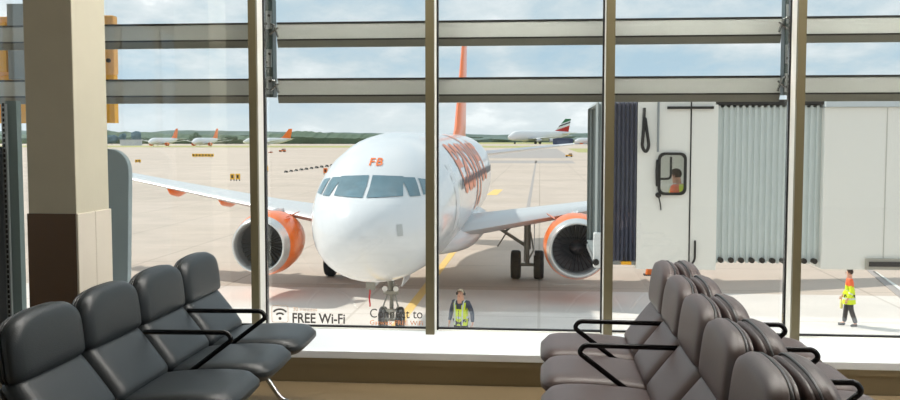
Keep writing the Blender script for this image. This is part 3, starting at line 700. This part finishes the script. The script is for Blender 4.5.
# apron furniture
def sign(px, py, wpx, hpx, label, name='apron_sign', m=M_SIGNY, panel=M_BLACK, group=None, cat='sign', marks=3):
    b = atZ(px, py); D = b.y; k = D/FPX; w = wpx*k; h = hpx*k
    t = thing(name, label, cat, b, 0, group)
    bm = NB(); bbox(bm, -w/2, w/2, -.12, .12, h*.22, h); bevel(bm, .02, 1); brd = obj('board', bm, m, t)
    bm = NB()
    for i in range(marks):
        x = -w/2+w*(i+.5)/marks; bbox(bm, x-w/marks*.22, x+w/marks*.22, -.14, -.11, h*.42, h*.82)
    obj('marking', bm, panel, brd)
    for q in (-1, 1):
        bm = NB(); bbox(bm, q*w*.36-.05, q*w*.36+.05, -.06, .06, 0, h*.24); obj('leg', bm, M_DARK, t)
    return t
sign(203, 157.6, 23, 4.0, 'long yellow and black sign board on the apron below the far jets', marks=7)
sign(138, 163, 6, 3.6, 'small yellow sign beside the rounded grey board', marks=2)
sign(232.5, 181, 4.5, 7.5, 'left one of a pair of yellow marker boxes beyond the wing', 'marker_box', marks=1, group='yellow marker boxes beyond the wing', cat='marker')
sign(238, 181, 4.5, 7.5, 'right one of a pair of yellow marker boxes beyond the wing', 'marker_box', marks=1, group='yellow marker boxes beyond the wing', cat='marker')
sign(325.5, 174.5, 4, 6.5, 'orange marker box just left of the aircraft crown', 'marker_box', M_SIGNO, marks=1, cat='marker')
sign(266.5, 172, 3.5, 6, 'yellow marker box beside the thick left mullion', 'marker_box', marks=1, cat='marker')
def vehicle(px, py, wpx, m, label):
    b = atZ(px, py); k = b.y/FPX; w = wpx*k; t = thing('service_vehicle', label, 'vehicle', b)
    h = w*.5
    bm = NB(); bbox(bm, -w/2, w/2, -.9, .9, h*.22, h*.62); bevel(bm, .06, 2); obj('body', bm, m, t)
    bm = NB(); add_prism(bm, [(-w*.1, h*.62), (w*.46, h*.62), (w*.38, h), (-w*.02, h)], 'y', -.8, .8); c = obj('cab', bm, M_CABWIN, t)
    bm = NB(); bbox(bm, w*.0, w*.38, -.85, .85, h, h*1.06); obj('roof', bm, m, c)
    for x in (-.32, .32):
        for y in (-.85, .85):
            bm = NB(); add_lathe(bm, [(-.12, 0), (-.12, h*.24), (.12, h*.24), (.12, 0)], (x*w, y, h*.24), 'y', 14); obj('wheel', bm, M_TYRE, t)
vehicle(270.5, 153, 3.4, M_SIGNO, 'tiny orange service vehicle, left one of two on the far apron')
vehicle(282.5, 152, 6.5, M_SIGNO, 'longer orange service vehicle, right one of two on the far apron')
vehicle(569, 157, 7, M_YELLOW, 'yellow service vehicle on the far taxiway, left of the jet bridge')
base = None
for k in range(10):
    px = 286+k*5.1; py = 172.5-k*.72
    b = atZ(px, py); w = 4.0*b.y/FPX
    t = thing('barrier_block', 'small black rubber barrier block in the row beyond the aircraft nose', 'barrier', b, .15*((k*7) % 3-1), 'row of black barrier blocks')
    bm = NB(); add_prism(bm, [(-w/2, 0), (w/2, 0), (w*.34, w*.42), (-w*.2, w*.5)], 'y', -.2, .2); obj('block', bm, M_BLACK, t)
    bm = NB(); bbox(bm, -w*.3, w*.1, -.215, -.2, w*.1, w*.22); obj('stripe', bm, M_REFLECT, t)

# ------------------------------------------------------------------ jet bridge
BY = 18.0
def bX(px): return atY(px, 190, BY).x
zb = atY(760, 264, BY).z; zt = atY(830, 107, BY).z; zc = atY(660, 99, BY).z
br = thing('jet_bridge', 'cream jet bridge with grey bellows across the right-hand windows', 'jet bridge', (bX(717), BY, GZ))
ox = br.location.x
def B(x): return x-ox
def Z(z): return z-GZ
DEP = 3.0
bm = NB(); bbox(bm, B(bX(637)), B(bX(717)), 0, DEP, Z(zb)-.02, Z(zc)); bevel(bm, .02, 2)
cab = obj('cab', bm, M_BRIDGE, br)
# cut a window opening through the front wall of the cab: build the cab as wall pieces instead
cab_mesh = bmesh.new()
wx0, wx1 = B(bX(658.5)), B(bX(685)); wz0, wz1 = Z(atY(672, 194, BY).z), Z(atY(672, 153.5, BY).z)
cx0, cx1 = B(bX(637)), B(bX(717)); cz0, cz1 = Z(zb)-.02, Z(zc)
for a in ((cx0, wx0, 0, .12, cz0, cz1), (wx1, cx1, 0, .12, cz0, cz1), (wx0, wx1, 0, .12, cz0, wz0), (wx0, wx1, 0, .12, wz1, cz1),
          (cx0, cx1, DEP-.12, DEP, cz0, wz0), (cx0, cx1, DEP-.12, DEP, wz1, cz1), (cx0, cx0+.7, DEP-.12, DEP, wz0, wz1), (cx1-.7, cx1, DEP-.12, DEP, wz0, wz1),
          (cx0, cx1, 0, DEP, cz0-.1, cz0), (cx0, cx1, 0, DEP, cz1, cz1+.1)):
    bbox(cab_mesh, *a)
cab_mesh.to_mesh(cab.data); cab_mesh.free()
def px_panel(name, x0, x1, z0, z1, y, t, m, par): bm = NB(); bbox(bm, x0, x1, y-t, y, z0, z1); return obj(name, bm, m, par)
# window frame ring + glass + handles
bm = NB(); n = 6; r = .09
def rr2(x0, x1, z0, z1, r): return [Vector((cx+r*math.cos(a0+PI/2*k/n), 0, cz+r*math.sin(a0+PI/2*k/n))) for cx, cz, a0 in ((x1-r, z1-r, 0), (x0+r, z1-r, PI/2), (x0+r, z0+r, PI), (x1-r, z0+r, 1.5*PI)) for k in range(n+1)]
A_ = rr2(wx0-.02, wx1+.02, wz0-.02, wz1+.02, r+.03); B_ = rr2(wx0+.03, wx1-.03, wz0+.03, wz1-.03, r)
dv = Vector((0, -.05, 0)); add_loft(bm, [A_, [p+dv for p in A_], [p+dv for p in B_], B_, A_], False)
cd_ = bm
frame = obj('cab_window', cd_, M_BLACK, br)
bm = NB(); bbox(bm, wx0, wx1, .02, .03, wz0, wz1); obj('glass_pane', bm, M_GLASS, frame)
def pxz(py): return Z(atY(672, py, BY).z)
bm = NB(); fx0 = wx0+.02; fx1 = B(bX(671))
pth = smooth_path([(fx0, .06, wz0+.28), (fx1, .06, wz0+.28), (fx1, .06, wz1-.06)], .08); add_tube(bm, pth, .022, 8); obj('inner_frame', bm, M_BLACK, frame)
# door seams, hose, cable, conduit
hx = B(bX(690)); px_panel('door_seam', hx-.012, hx+.012, Z(zb)+.02, cz1-.05, -.001, .012, M_BLACK, br)
bm = NB(); add_tube(bm, smooth_path([(B(bX(657)), -.06, pxz(96)), (B(bX(657)), -.06, pxz(152))], .03), .022, 8); obj('conduit', bm, M_GREYSTEEL, br)
bm = NB(); add_tube(bm, smooth_path([(B(bX(643)), -.05, pxz(108)), (B(bX(642.5)), -.07, pxz(128)), (B(bX(641)), -.08, pxz(147)), (B(bX(645)), -.08, pxz(153)), (B(bX(648)), -.08, pxz(146)), (B(bX(645)), -.06, pxz(126)), (B(bX(644)), -.03, pxz(118))], .1), .03, 8); obj('hose', bm, M_BLACK, br, True)
bm = NB(); add_tube(bm, smooth_path([(B(bX(657)), -.04, pxz(160)), (B(bX(656)), -.1, pxz(170)), (B(bX(657)), -.04, pxz(186))], .1), .03, 8); o = obj('grab_handle', bm, M_BLACK, br, True)
bm = NB(); add_lathe(bm, [(-.09, 0), (-.09, .05), (0, .05)], (B(bX(658)), 0, pxz(195)), 'y', 12); add_tube(bm, [(B(bX(658)), -.05, pxz(195)), (B(bX(660)), -.06, pxz(203)), (B(bX(661)), -.03, pxz(210))], .012, 6); obj('cable', bm, M_BLACK, br)
bm = NB(); bbox(bm, B(bX(666)), B(bX(712)), -.06, .0, pxz(109), pxz(106.5)); obj('roof_rail', bm, M_BLACK, br)
bm = NB(); add_tube(bm, smooth_path([(hx+.1, -.05, pxz(240)), (hx+.1, -.05, pxz(262)), (hx-.1, -.05, pxz(268)), (hx-.6, -.05, pxz(268))], .2), .02, 6); obj('kerb_pipe', bm, M_BLACK, br)
# corrugated rings (shutter section)
def rings(x0, x1, pitch, y0, y1, z0, z1, amp):
    out = []; n = max(2, int(round((x1-x0)/pitch)))
    for k in range(n):
        xa = lerp(x0, x1, k/n); w = (x1-x0)/n
        for f, a in ((0, 0), (.12, amp), (.5, amp), (.62, 0), (.98, 0)):
            x = xa+w*f; out.append([Vector((x, y0-a, z0-a)), Vector((x, y1+a, z0-a)), Vector((x, y1+a, z1+a)), Vector((x, y0-a, z1+a))])
    return out
bm = NB(); x0, x1 = B(bX(717)), B(bX(822)); cz_t = Z(zt)
add_loft(bm, rings(x0, x1, (x1-x0)/17, .12, DEP-.12, Z(zb)+.04, cz_t, .035)); obj('corrugated_shutter', bm, M_CORR, br)
bm = NB(); bbox(bm, x0-.05, x1, .0, DEP, cz_t+.05, cz_t+.14); obj('shutter_rail', bm, M_BLACK, br)
for k in range(10):
    x = lerp(x0, x1, (k+.5)/10); bm = NB(); add_lathe(bm, [(-.1, 0), (-.1, .05), (.1, .05), (.1, 0)], (x, .1, Z(zb)+.06), 'y', 12); obj('roller', bm, M_BLACK, br)
# telescopic tunnel
bm = NB(); x2 = B(13.5); bbox(bm, x1, x2, -.05, DEP+.05, Z(zb)-.08, cz_t+.0); bevel(bm, .03, 2); tun = obj('tunnel', bm, M_BRIDGE, br)
for x in (x1+1.1, x1+2.7, x1+4.4): px_panel('tunnel_seam', x-.008, x+.008, Z(zb)-.05, cz_t-.02, -.048, .012, mat('seam grey', srgb(200, 198, 190), .5), tun)
bm = NB(); bbox(bm, x1, x2, -.12, DEP+.1, cz_t, cz_t+.1); obj('tunnel_roof', bm, mat('pale roof', srgb(205, 212, 216), .5), tun)
sx = B(bX(866)); bm = NB(); bbox(bm, sx, x2, -.12, DEP+.1, Z(atY(880, 269, BY).z), Z(atY(880, 258, BY).z)); u = obj('under_beam', bm, mat('beam taupe', srgb(172, 168, 158), .5), tun)
bm = NB(); bbox(bm, sx+.05, x2, -.14, -.11, Z(atY(880, 263, BY).z)-.05, Z(atY(880, 261, BY).z)); obj('beam_slot', bm, M_DARK, u)
# undercarriage beyond the frame carries the tunnel
bm = NB(); ux = B(9.6)
for y in (.5, DEP-.5): bbox(bm, ux-.2, ux+.2, y-.2, y+.2, .9, Z(zb))
bbox(bm, ux-.25, ux+.25, .1, DEP-.1, .7, 1.0); leg = obj('support_leg', bm, M_GREYSTEEL, br)
for y in (.3, DEP-.3):
    bm = NB(); add_lathe(bm, [(-.2, .0), (-.2, .45), (-.12, .55), (.12, .55), (.2, .45), (.2, 0)], (ux, y, .55), 'y', 24); obj('wheel', bm, M_TYRE, leg, True, 40)
# bellows canopy towards the aircraft
bm = NB(); xa, xb = B(bX(608)), B(bX(638))
bel = []
nf = 7
for k in range(nf*2+1):
    x = lerp(xa, xb, k/(nf*2)); a = .09 if k % 2 else 0.
    bel.append([Vector((x, .1-a, Z(zb)+.02)), Vector((x, DEP-.1+a, Z(zb)+.02)), Vector((x, DEP-.1+a, cz1-.1+a)), Vector((x, .1-a, cz1-.1+a))])
add_loft(bm, bel, False); obj('bellows', bm, M_BELLOW, br)
bm = NB(); nf = 3; xf = B(bX(595)); bel = []
for k in range(nf*2+1):
    x = lerp(xf, xa, k/(nf*2)); a = .06 if k % 2 else 0.
    bel.append([Vector((x, .02-a, Z(zb)+.1)), Vector((x, DEP-.02+a, Z(zb)+.1)), Vector((x, DEP-.02+a, cz1-.1+a)), Vector((x, .02-a, cz1-.1+a))])
add_loft(bm, bel, False); obj('canopy', bm, M_BELLOWL, br)
bm = NB(); bbox(bm, xf-.02, xf+.22, -.12, .1, pxz(268), pxz(233)); bevel(bm, .03, 2); obj('bumper', bm, mat('bumper white', srgb(222, 224, 224), .5), br)
bm = NB(); add_lathe(bm, [(-.14, 0), (-.14, .06), (0, .06)], (xf+.02, -.06, pxz(262)), 'y', 12); obj('bumper_roller', bm, M_BLACK, br)
bm = NB(); bbox(bm, xf, cx0, .1, DEP-.1, Z(zb)-.06, Z(zb)+.03); obj('bellows_floor', bm, M_GREYSTEEL, br)
bm = NB(); bbox(bm, B(bX(622)), B(bX(632)), -.05, .1, pxz(265), pxz(262)); obj('warning_strip', bm, M_YELLOW, br)
# sign board above the tunnel roof
p0 = atY(838, 104, BY+1.2); 
t = thing('roof_sign', 'small red and white sign on top of the cream tunnel', 'sign', (p0.x+.15, BY+1.2, zt+.1))
bm = NB(); hh = max(.12, atY(838, 98, BY+1.2).z-(zt+.1)); bbox(bm, -.17, .17, -.02, .02, .0, hh*.5); obj('board', bm, M_FRAMEW, t)
bm = NB(); bbox(bm, -.17, .17, -.02, .02, hh*.5, hh); obj('red_panel', bm, M_RED, t)
# cones and ground kit half hidden by the seats
def cone(px, py, label, m=M_SIGNO):
    b = atZ(px, py); t = thing('traffic_cone', label, 'cone', b)
    bm = NB(); add_lathe(bm, [(.03, .16), (.72, .03), (.75, .0)], (0, 0, 0), 'z', 18); obj('body', bm, m, t, True)
    bm = NB(); bbox(bm, -.22, .22, -.22, .22, 0, .035); obj('base', bm, M_BLACK, t)
    bm = NB(); add_lathe(bm, [(.36, .108), (.52, .078)], (0, 0, 0), 'z', 18); obj('band', bm, M_REFLECT, t, True)
cone(649, 275, 'orange traffic cone behind the far brown headrest, below the jet bridge')

# yellow guidance box on a mast, behind the column
YB = 8.6
a = atY(114, 60, YB); a2 = atY(-14, 60, YB); ztp = atY(110, 15, YB).z; zbt = atY(110, 123, YB).z
gx = (a.x+a2.x)/2; L = (a.x-a2.x)/2
t = thing('guidance_box', 'yellow equipment box outside behind the cream column', 'equipment box', (gx, YB, GZ))
bm = NB(); bbox(bm, -L, L, 0, .1, zbt+.45-GZ, ztp-GZ); bevel(bm, .02, 2); obj('housing', bm, M_YELLOWP, t)
bm = NB(); bbox(bm, -L*.92, L-.01, .01, .09, zbt-GZ, zbt+.45-GZ); obj('lower_box', bm, M_YELLOW, t)
bm = NB(); bbox(bm, -L, atY(8, 60, YB).x-gx, -.03, .0, zbt+.48-GZ, ztp-.06-GZ); obj('door_panel', bm, M_YELLOW, t)
bm = NB(); xx = atY(10, 60, YB-.05).x-gx; bbox(bm, xx, xx+.16, -.08, .0, atY(10, 80, YB).z-GZ, atY(10, 5, YB).z-GZ); obj('side_plate', bm, M_GREYSTEEL, t)
bm = NB(); add_lathe(bm, [(-.02, 0), (-.02, .02), (0, .02)], (L-.05, 0, (ztp+zbt)/2-GZ+.08), 'y', 10); obj('latch', bm, M_BLACK, t)
bm = NB(); bbox(bm, .0, .2, .1, .3, 0, ztp-.3-GZ); bbox(bm, -.2, .4, -.1, .5, 0, .04); obj('mast', bm, M_GREYSTEEL, t)

# ------------------------------------------------------------------ people
def hand(side, wrist, palm, dirv, thumb):
    """five unequal bent fingers rooted inside the palm"""
    d = (Vector(palm)-Vector(wrist)).normalized(); sv = Vector(thumb).normalized(); n = d.cross(sv).normalized()*dirv
    out = []; p = Vector(palm)
    for k, L in enumerate((.068, .078, .074, .058)):
        o = p+sv*(.028-.018*k)+d*.01; a = o+d*.038; b = a+(d*.8+n*.5)*L*.5; c = b+(d*.35+n*.9)*L*.45
        out.append(([o, a, b, c], [(0, 1), (1, 2), (2, 3)], [.010, .0095, .009, .008]))
    o = p-d*.02+sv*.02; a = o+sv*.035+d*.015; b = a+(d*.8+sv*.4+n*.3)*.035
    out.append(([o, a, b], [(0, 1), (1, 2)], [.012, .010, .009])); return out
def person(label, loc, rz, J, top, top_cuff, bottom, hair, extras, scale=1., group=None):
    """J: joints; local frame faces -y"""
    r = thing('person', label, 'person', loc, rz, group); r.scale = (scale,)*3
    V = lambda k: Vector(J[k])
    names = ['pelvis', 'waist', 'chest', 'neck0', 'neck1', 'skull', 'crown', 'shL', 'elL', 'wrL', 'paL', 'shR', 'elR', 'wrR', 'paR', 'hiL', 'knL', 'anL', 'toL', 'hiR', 'knR', 'anR', 'toR', 'chin']
    idx = {n: i for i, n in enumerate(names)}
    E = [('pelvis', 'waist'), ('waist', 'chest'), ('chest', 'neck0'), ('neck0', 'neck1'), ('neck1', 'skull'), ('skull', 'crown'), ('chest', 'shL'), ('shL', 'elL'), ('elL', 'wrL'), ('wrL', 'paL'), ('chest', 'shR'), ('shR', 'elR'), ('elR', 'wrR'), ('wrR', 'paR'),
         ('pelvis', 'hiL'), ('hiL', 'knL'), ('knL', 'anL'), ('anL', 'toL'), ('pelvis', 'hiR'), ('hiR', 'knR'), ('knR', 'anR'), ('anR', 'toR'), ('neck1', 'chin')]
    R = dict(pelvis=(.14, .10), waist=(.125, .09), chest=(.15, .10), neck0=.06, neck1=.056, skull=(.082, .098), crown=(.06, .07), chin=.042, shL=.06, elL=.042, wrL=.03, paL=(.036, .02), hiL=.085, knL=.056, anL=.04, toL=.035)
    for k in ('sh', 'el', 'wr', 'pa', 'hi', 'kn', 'an', 'to'): R[k+'R'] = R[k+'L']
    comps = [([V(n) for n in names], [(idx[a], idx[b]) for a, b in E], [R[n] for n in names])]
    for s, th in (('L', 1), ('R', -1)):
        comps += hand(s, V('wr'+s), V('pa'+s), 1, (-th*.3, -1, 0))
    # nose and ears belong to the body surface
    sk = V('skull'); fw = Vector((0, -1, 0))
    comps.append(([sk+fw*.075, sk+fw*.108+Vector((0, 0, -.02)), sk+fw*.09+Vector((0, 0, .02))], [(0, 1), (0, 2)], [.012, .012, .008]))
    for q in (-1, 1): comps.append(([sk+Vector((q*.07, .01, .02)), sk+Vector((q*.092, .016, .0)), sk+Vector((q*.085, .012, -.03))], [(0, 1), (1, 2)], [.012, .012, .01]))
    obj('body', skin_bm(comps), M_SKIN, r, True)
    bm = NB()
    for q in (-1, 1):
        v = bmesh.ops.create_uvsphere(bm, u_segments=8, v_segments=6, radius=.011)['verts']; bmesh.ops.translate(bm, verts=v, vec=sk+Vector((q*.032, -.088, .012)))
    obj('eyes', bm, M_DARK, r)
    bm = NB(); bbox(bm, sk.x-.022, sk.x+.022, sk.y-.098, sk.y-.08, sk.z-.062, sk.z-.054); obj('mouth', bm, mat('lips', srgb(176, 106, 96), .5), r)
    # hair cap
    bm = NB(); v = bmesh.ops.create_uvsphere(bm, u_segments=20, v_segments=14, radius=1)['verts']
    for q in v: q.co = sk+Vector((q.co.x*.098, q.co.y*.112+.012, q.co.z*.105+.03))
    bmesh.ops.bisect_plane(bm, geom=bm.verts[:]+bm.edges[:]+bm.faces[:], plane_co=sk+Vector((0, -.04, .035)), plane_no=Vector((0, .85, .5)).normalized(), clear_inner=True)
    obj('hair', bm, hair, r, True)
    # jacket with sleeves
    jn = ['pelvis', 'waist', 'chest', 'neck0', 'shL', 'elL', 'wrL', 'shR', 'elR', 'wrR']; ji = {n: i for i, n in enumerate(jn)}
    jr = dict(pelvis=(.175, .125), waist=(.165, .12), chest=(.175, .125), neck0=(.085, .08), shL=.086, elL=.062, wrL=.046, shR=.086, elR=.062, wrR=.046)
    if top_cuff is not None: jr = {k: (tuple(q*1.14 for q in v) if isinstance(v, tuple) else v*1.16) for k, v in jr.items()}
    JV = [V(n) for n in jn]; JV[0] = JV[0]+Vector((0, 0, -.10 if top_cuff is not None else -.06))
    bm = skin_bm([(JV, [(ji[a], ji[b]) for a, b in E if a in ji and b in ji], [jr[n] for n in jn])])
    bm.faces.ensure_lookup_table()
    if top_cuff is not None:
        for f in bm.faces:
            c = f.calc_center_median(); f.material_index = 1 if (c.z > V('shL').z-.14) else 0
        obj('jacket', bm, [top, top_cuff], r, True)
    else: obj('jacket', bm, top, r, True)
    # trousers
    tn = ['pelvis', 'hiL', 'knL', 'anL', 'hiR', 'knR', 'anR']; ti = {n: i for i, n in enumerate(tn)}
    tr = dict(pelvis=(.155, .115), hiL=.105, knL=.08, anL=.07, hiR=.105, knR=.08, anR=.07)
    bm = skin_bm([([V(n) for n in tn], [(ti[a], ti[b]) for a, b in E if a in ti and b in ti], [tr[n] for n in tn])]); obj('trousers', bm, bottom, r, True)
    for s in 'LR':
        a = V('an'+s); t = V('to'+s); d = (t-a); d.z = 0; d.normalize()
        z0 = min(a.z, t.z)-.03
        bm = skin_bm([([a-d*.04+Vector((0, 0, -.03)), a+d*.08+Vector((0, 0, -.045)), t+d*.02], [(0, 1), (1, 2)], [.055, .05, .04])]); obj('shoe', bm, M_SHOE, r, True)
    extras(r, V)
    return r
def tape(r, V, z, rx=.178, ry=.13, h=.05, off=(0, 0), m=M_REFLECT, name='reflective_band'):
    bm = NB(); n = 28; e = []
    for dz in (0, h): e.append([Vector((off[0]+rx*math.cos(2*PI*k/n), off[1]+ry*math.sin(2*PI*k/n), z+dz)) for k in range(n)])
    add_loft(bm, e, False); return obj(name, bm, m, r, True)
J1 = dict(pelvis=(0, 0, .95), waist=(0, 0, 1.1), chest=(0, -.01, 1.32), neck0=(0, 0, 1.46), neck1=(0, -.01, 1.53), chin=(0, -.06, 1.55), skull=(0, -.025, 1.635), crown=(0, -.015, 1.70),
          shL=(.2, 0, 1.4), elL=(.25, .06, 1.13), wrL=(.24, -.05, .89), paL=(.235, -.08, .81), shR=(-.2, 0, 1.4), elR=(-.26, -.02, 1.13), wrR=(-.25, -.16, .92), paR=(-.245, -.2, .85),
          hiL=(.1, 0, .9), knL=(.11, .06, .5), anL=(.11, .2, .11), toL=(.12, .06, .045), hiR=(-.1, 0, .9), knR=(-.11, -.08, .5), anR=(-.11, -.12, .1), toR=(-.12, -.28, .045))
def ex1(r, V):
    bm = NB(); add_loft(bm, [[Vector((rx*math.cos(2*PI*k/28), ry*math.sin(2*PI*k/28), z)) for k in range(28)] for z, rx, ry in ((.70, .235, .19), (.78, .23, .185), (.90, .215, .165), (1.02, .21, .16), (1.12, .208, .155))], False); obj('jacket_hem', bm, M_HIVIS, r, True)
    tape(r, V, .84, .226, .18)
    tape(r, V, 1.08, .208, .155)
    for s in 'LR':
        e = V('el'+s); w = V('wr'+s); c = lerp(e, w, .35); d = (w-e).normalized(); bm = NB(); add_tube(bm, [c-d*.02, c+d*.02], .072, 14, False); obj('sleeve_band', bm, M_REFLECT, r)
b = atZ(848.5, 326.5)
person('worker in yellow and orange hi-vis jacket and dark trousers walking on the apron', b, -PI/2-.25, J1, M_HIVIS, M_HIORG, M_TROUS, M_HAIRB, ex1, 1.0)
# the bag/wand in the hand: a top-level thing hung from the right palm
_rot = Matrix.Rotation(-PI/2-.25, 4, 'Z'); hp = b+(_rot @ Vector(J1['paR']))
t = thing('yellow_satchel', 'small yellow bag held low by the walking worker', 'bag', hp+_rot @ Vector((-.09, 0, -.37)), -PI/2-.25)
bm = cushion(.26, .26, .09); bmesh.ops.transform(bm, matrix=Matrix.Translation((0, 0, .13)) @ Matrix.Rotation(PI/2, 4, 'X'), verts=bm.verts); obj('pouch', bm, mat('pale yellow bag', srgb(246, 236, 150), .6), t, True)
bm = NB(); add_tube(bm, smooth_path([(-.09, 0, .22), (-.05, 0, .33), (0, 0, .345), (.05, 0, .33), (.09, 0, .22)], .04), .009, 6); obj('strap', bm, M_YELLOW, t, True)

J2 = dict(J1); J2.update(elL=(.30, .05, 1.14), wrL=(.33, .0, .9), paL=(.33, -.02, .81), elR=(-.30, .05, 1.14), wrR=(-.33, .0, .9), paR=(-.33, -.02, .81),
          knL=(.12, -.02, .5), anL=(.13, .03, .1), toL=(.15, -.12, .045), knR=(-.12, -.02, .5), anR=(-.13, .03, .1), toR=(-.15, -.12, .045))
def vest(r, V):
    n = 32; bm = NB(); e = []
    rows = [(.82, .188, .138), (.95, .19, .14), (1.1, .186, .137), (1.25, .19, .14), (1.36, .195, .135), (1.42, .185, .115), (1.465, .12, .095)]
    for z, rx, ry in rows:
        e.append([Vector((rx*math.copysign(abs(math.cos(a))**.8, math.cos(a)), ry*math.copysign(abs(math.sin(a))**.8, math.sin(a))-.005, z)) for a in [2*PI*(k+.5)/n for k in range(n)]])
    rv = add_loft(bm, e, False)
    # V neck opening at the front
    kill = [f for f in bm.faces if f.calc_center_median().y < -.03 and abs(f.calc_center_median().x) < .03+.5*(f.calc_center_median().z-1.2) and f.calc_center_median().z > 1.2]
    bmesh.ops.delete(bm, geom=kill, context='FACES'); v = obj('hi_vis_vest', bm, M_HIVIS, r, True)
    tape(r, V, 1.0, .197, .147, .055)
    for q in (-1, 1):
        bm = NB(); add_tube(bm, [(q*.105, -.15, .84), (q*.105, -.155, 1.1), (q*.115, -.15, 1.3), (q*.125, -.10, 1.44), (q*.125, .0, 1.475)], .018, 6); obj('reflective_strip', bm, M_REFLECT, r)
    bm = NB(); add_tube(bm, [(0, -.148, .83), (0, -.152, 1.15), (0, -.148, 1.22)], .006, 6); obj('zip', bm, M_DARK, r)
def ex2(r, V):
    vest(r, V); sk = V('skull')
    bm = NB(); add_tube(bm, [sk+Vector((.1*math.cos(a), .01, .1*math.sin(a)+.03)) for a in [PI*k/10 for k in range(11)]], .01, 6)
    hb = obj('ear_defenders', bm, M_DARK, r)
    for q in (-1, 1):
        bm = NB(); add_lathe(bm, [(-.02, 0), (-.02, .035), (.02, .04), (.02, 0)], sk+Vector((q*.105, .01, .0)), 'x', 14); obj('ear_cup', bm, M_DARK, hb)
D2 = atY(460, 297, 23.0); D2 = atY(461, 303, 24.4); q = Vector((D2.x, 24.4, GZ))
person('worker in navy jacket and yellow hi-vis vest standing below the window', q, -.35, J2, M_NAVY, None, M_TROUS, mat('fair hair', srgb(206, 184, 158), .7), ex2, 1.0)
# operator inside the bridge cab
fl = atY(672, 266, BY).z
p = atY(678, 170, BY+.75)
sc3 = min(1., (atY(678, 160, BY+.75).z-(zb-.02))/1.75)
def ex3(r, V): vest(r, V)
J3 = dict(J2); J3.update(skull=(.0, -.05, 1.635))
person('worker in orange jacket and yellow vest seen through the bridge cab window', (p.x, BY+.75, zb-.02), -PI/2-.5, J3, M_HIORG, None, M_TROUS, M_HAIRB, ex3, sc3)

# ------------------------------------------------------------------ light and sky
sun = bpy.data.lights.new('sun', 'SUN'); sun.energy = 2.3; sun.angle = math.radians(1.6); sun.color = (1, .95, .87)
so = bpy.data.objects.new('sun', sun); C.objects.link(so); so.location = (-20, 10, 30)
so.rotation_euler = Vector((-.63, .28, .72)).to_track_quat('Z', 'Y').to_euler()
w = bpy.data.worlds.new('sky'); S.world = w; w.use_nodes = True; nt = w.node_tree; n = nt.nodes; l = nt.links
bg = n['Background']; tc = n.new('ShaderNodeTexCoord'); sp = n.new('ShaderNodeSeparateXYZ'); l.new(tc.outputs['Generated'], sp.inputs[0])
zc_ = n.new('ShaderNodeMath'); zc_.operation = 'MAXIMUM'; l.new(sp.outputs['Z'], zc_.inputs[0]); zc_.inputs[1].default_value = 0
za = n.new('ShaderNodeMath'); za.operation = 'ADD'; l.new(zc_.outputs[0], za.inputs[0]); za.inputs[1].default_value = .30
dv = n.new('ShaderNodeVectorMath'); dv.operation = 'DIVIDE'; l.new(tc.outputs['Generated'], dv.inputs[0])
cb = n.new('ShaderNodeCombineXYZ'); [l.new(za.outputs[0], cb.inputs[i]) for i in range(3)]; l.new(cb.outputs[0], dv.inputs[1])
mp = n.new('ShaderNodeMapping'); mp.inputs['Scale'].default_value = (1.0, .85, 0); mp.inputs['Location'].default_value = (3.1, 1.7, 0); l.new(dv.outputs[0], mp.inputs['Vector'])
nz = n.new('ShaderNodeTexNoise'); nz.inputs['Scale'].default_value = 2.2; nz.inputs['Detail'].default_value = 8; nz.inputs['Roughness'].default_value = .62; l.new(mp.outputs[0], nz.inputs['Vector'])
cr = n.new('ShaderNodeValToRGB'); l.new(nz.outputs['Fac'], cr.inputs[0]); e = cr.color_ramp.elements
e[0].position = .38; e[0].color = srgb(166, 190, 206); e[1].position = .66; e[1].color = srgb(248, 249, 250)
for pp, c in ((.47, srgb(182, 198, 208)), (.53, srgb(198, 208, 214)), (.6, srgb(214, 220, 224))): q = e.new(pp); q.color = c
hz = n.new('ShaderNodeMapRange'); l.new(sp.outputs['Z'], hz.inputs['Value']); hz.inputs['From Min'].default_value = 0; hz.inputs['From Max'].default_value = .07; hz.inputs['To Min'].default_value = .75; hz.inputs['To Max'].default_value = 0
mx = n.new('ShaderNodeMix'); mx.data_type = 'RGBA'; l.new(hz.outputs[0], mx.inputs['Factor']); l.new(cr.outputs[0], mx.inputs['A']); mx.inputs['B'].default_value = srgb(206, 214, 218)
l.new(mx.outputs['Result'], bg.inputs['Color']); bg.inputs['Strength'].default_value = .85
vs = S.view_settings; vs.view_transform = 'Standard'; vs.look = 'None'; vs.gamma = 1; vs.use_curve_mapping = False; vs.exposure = 0.8
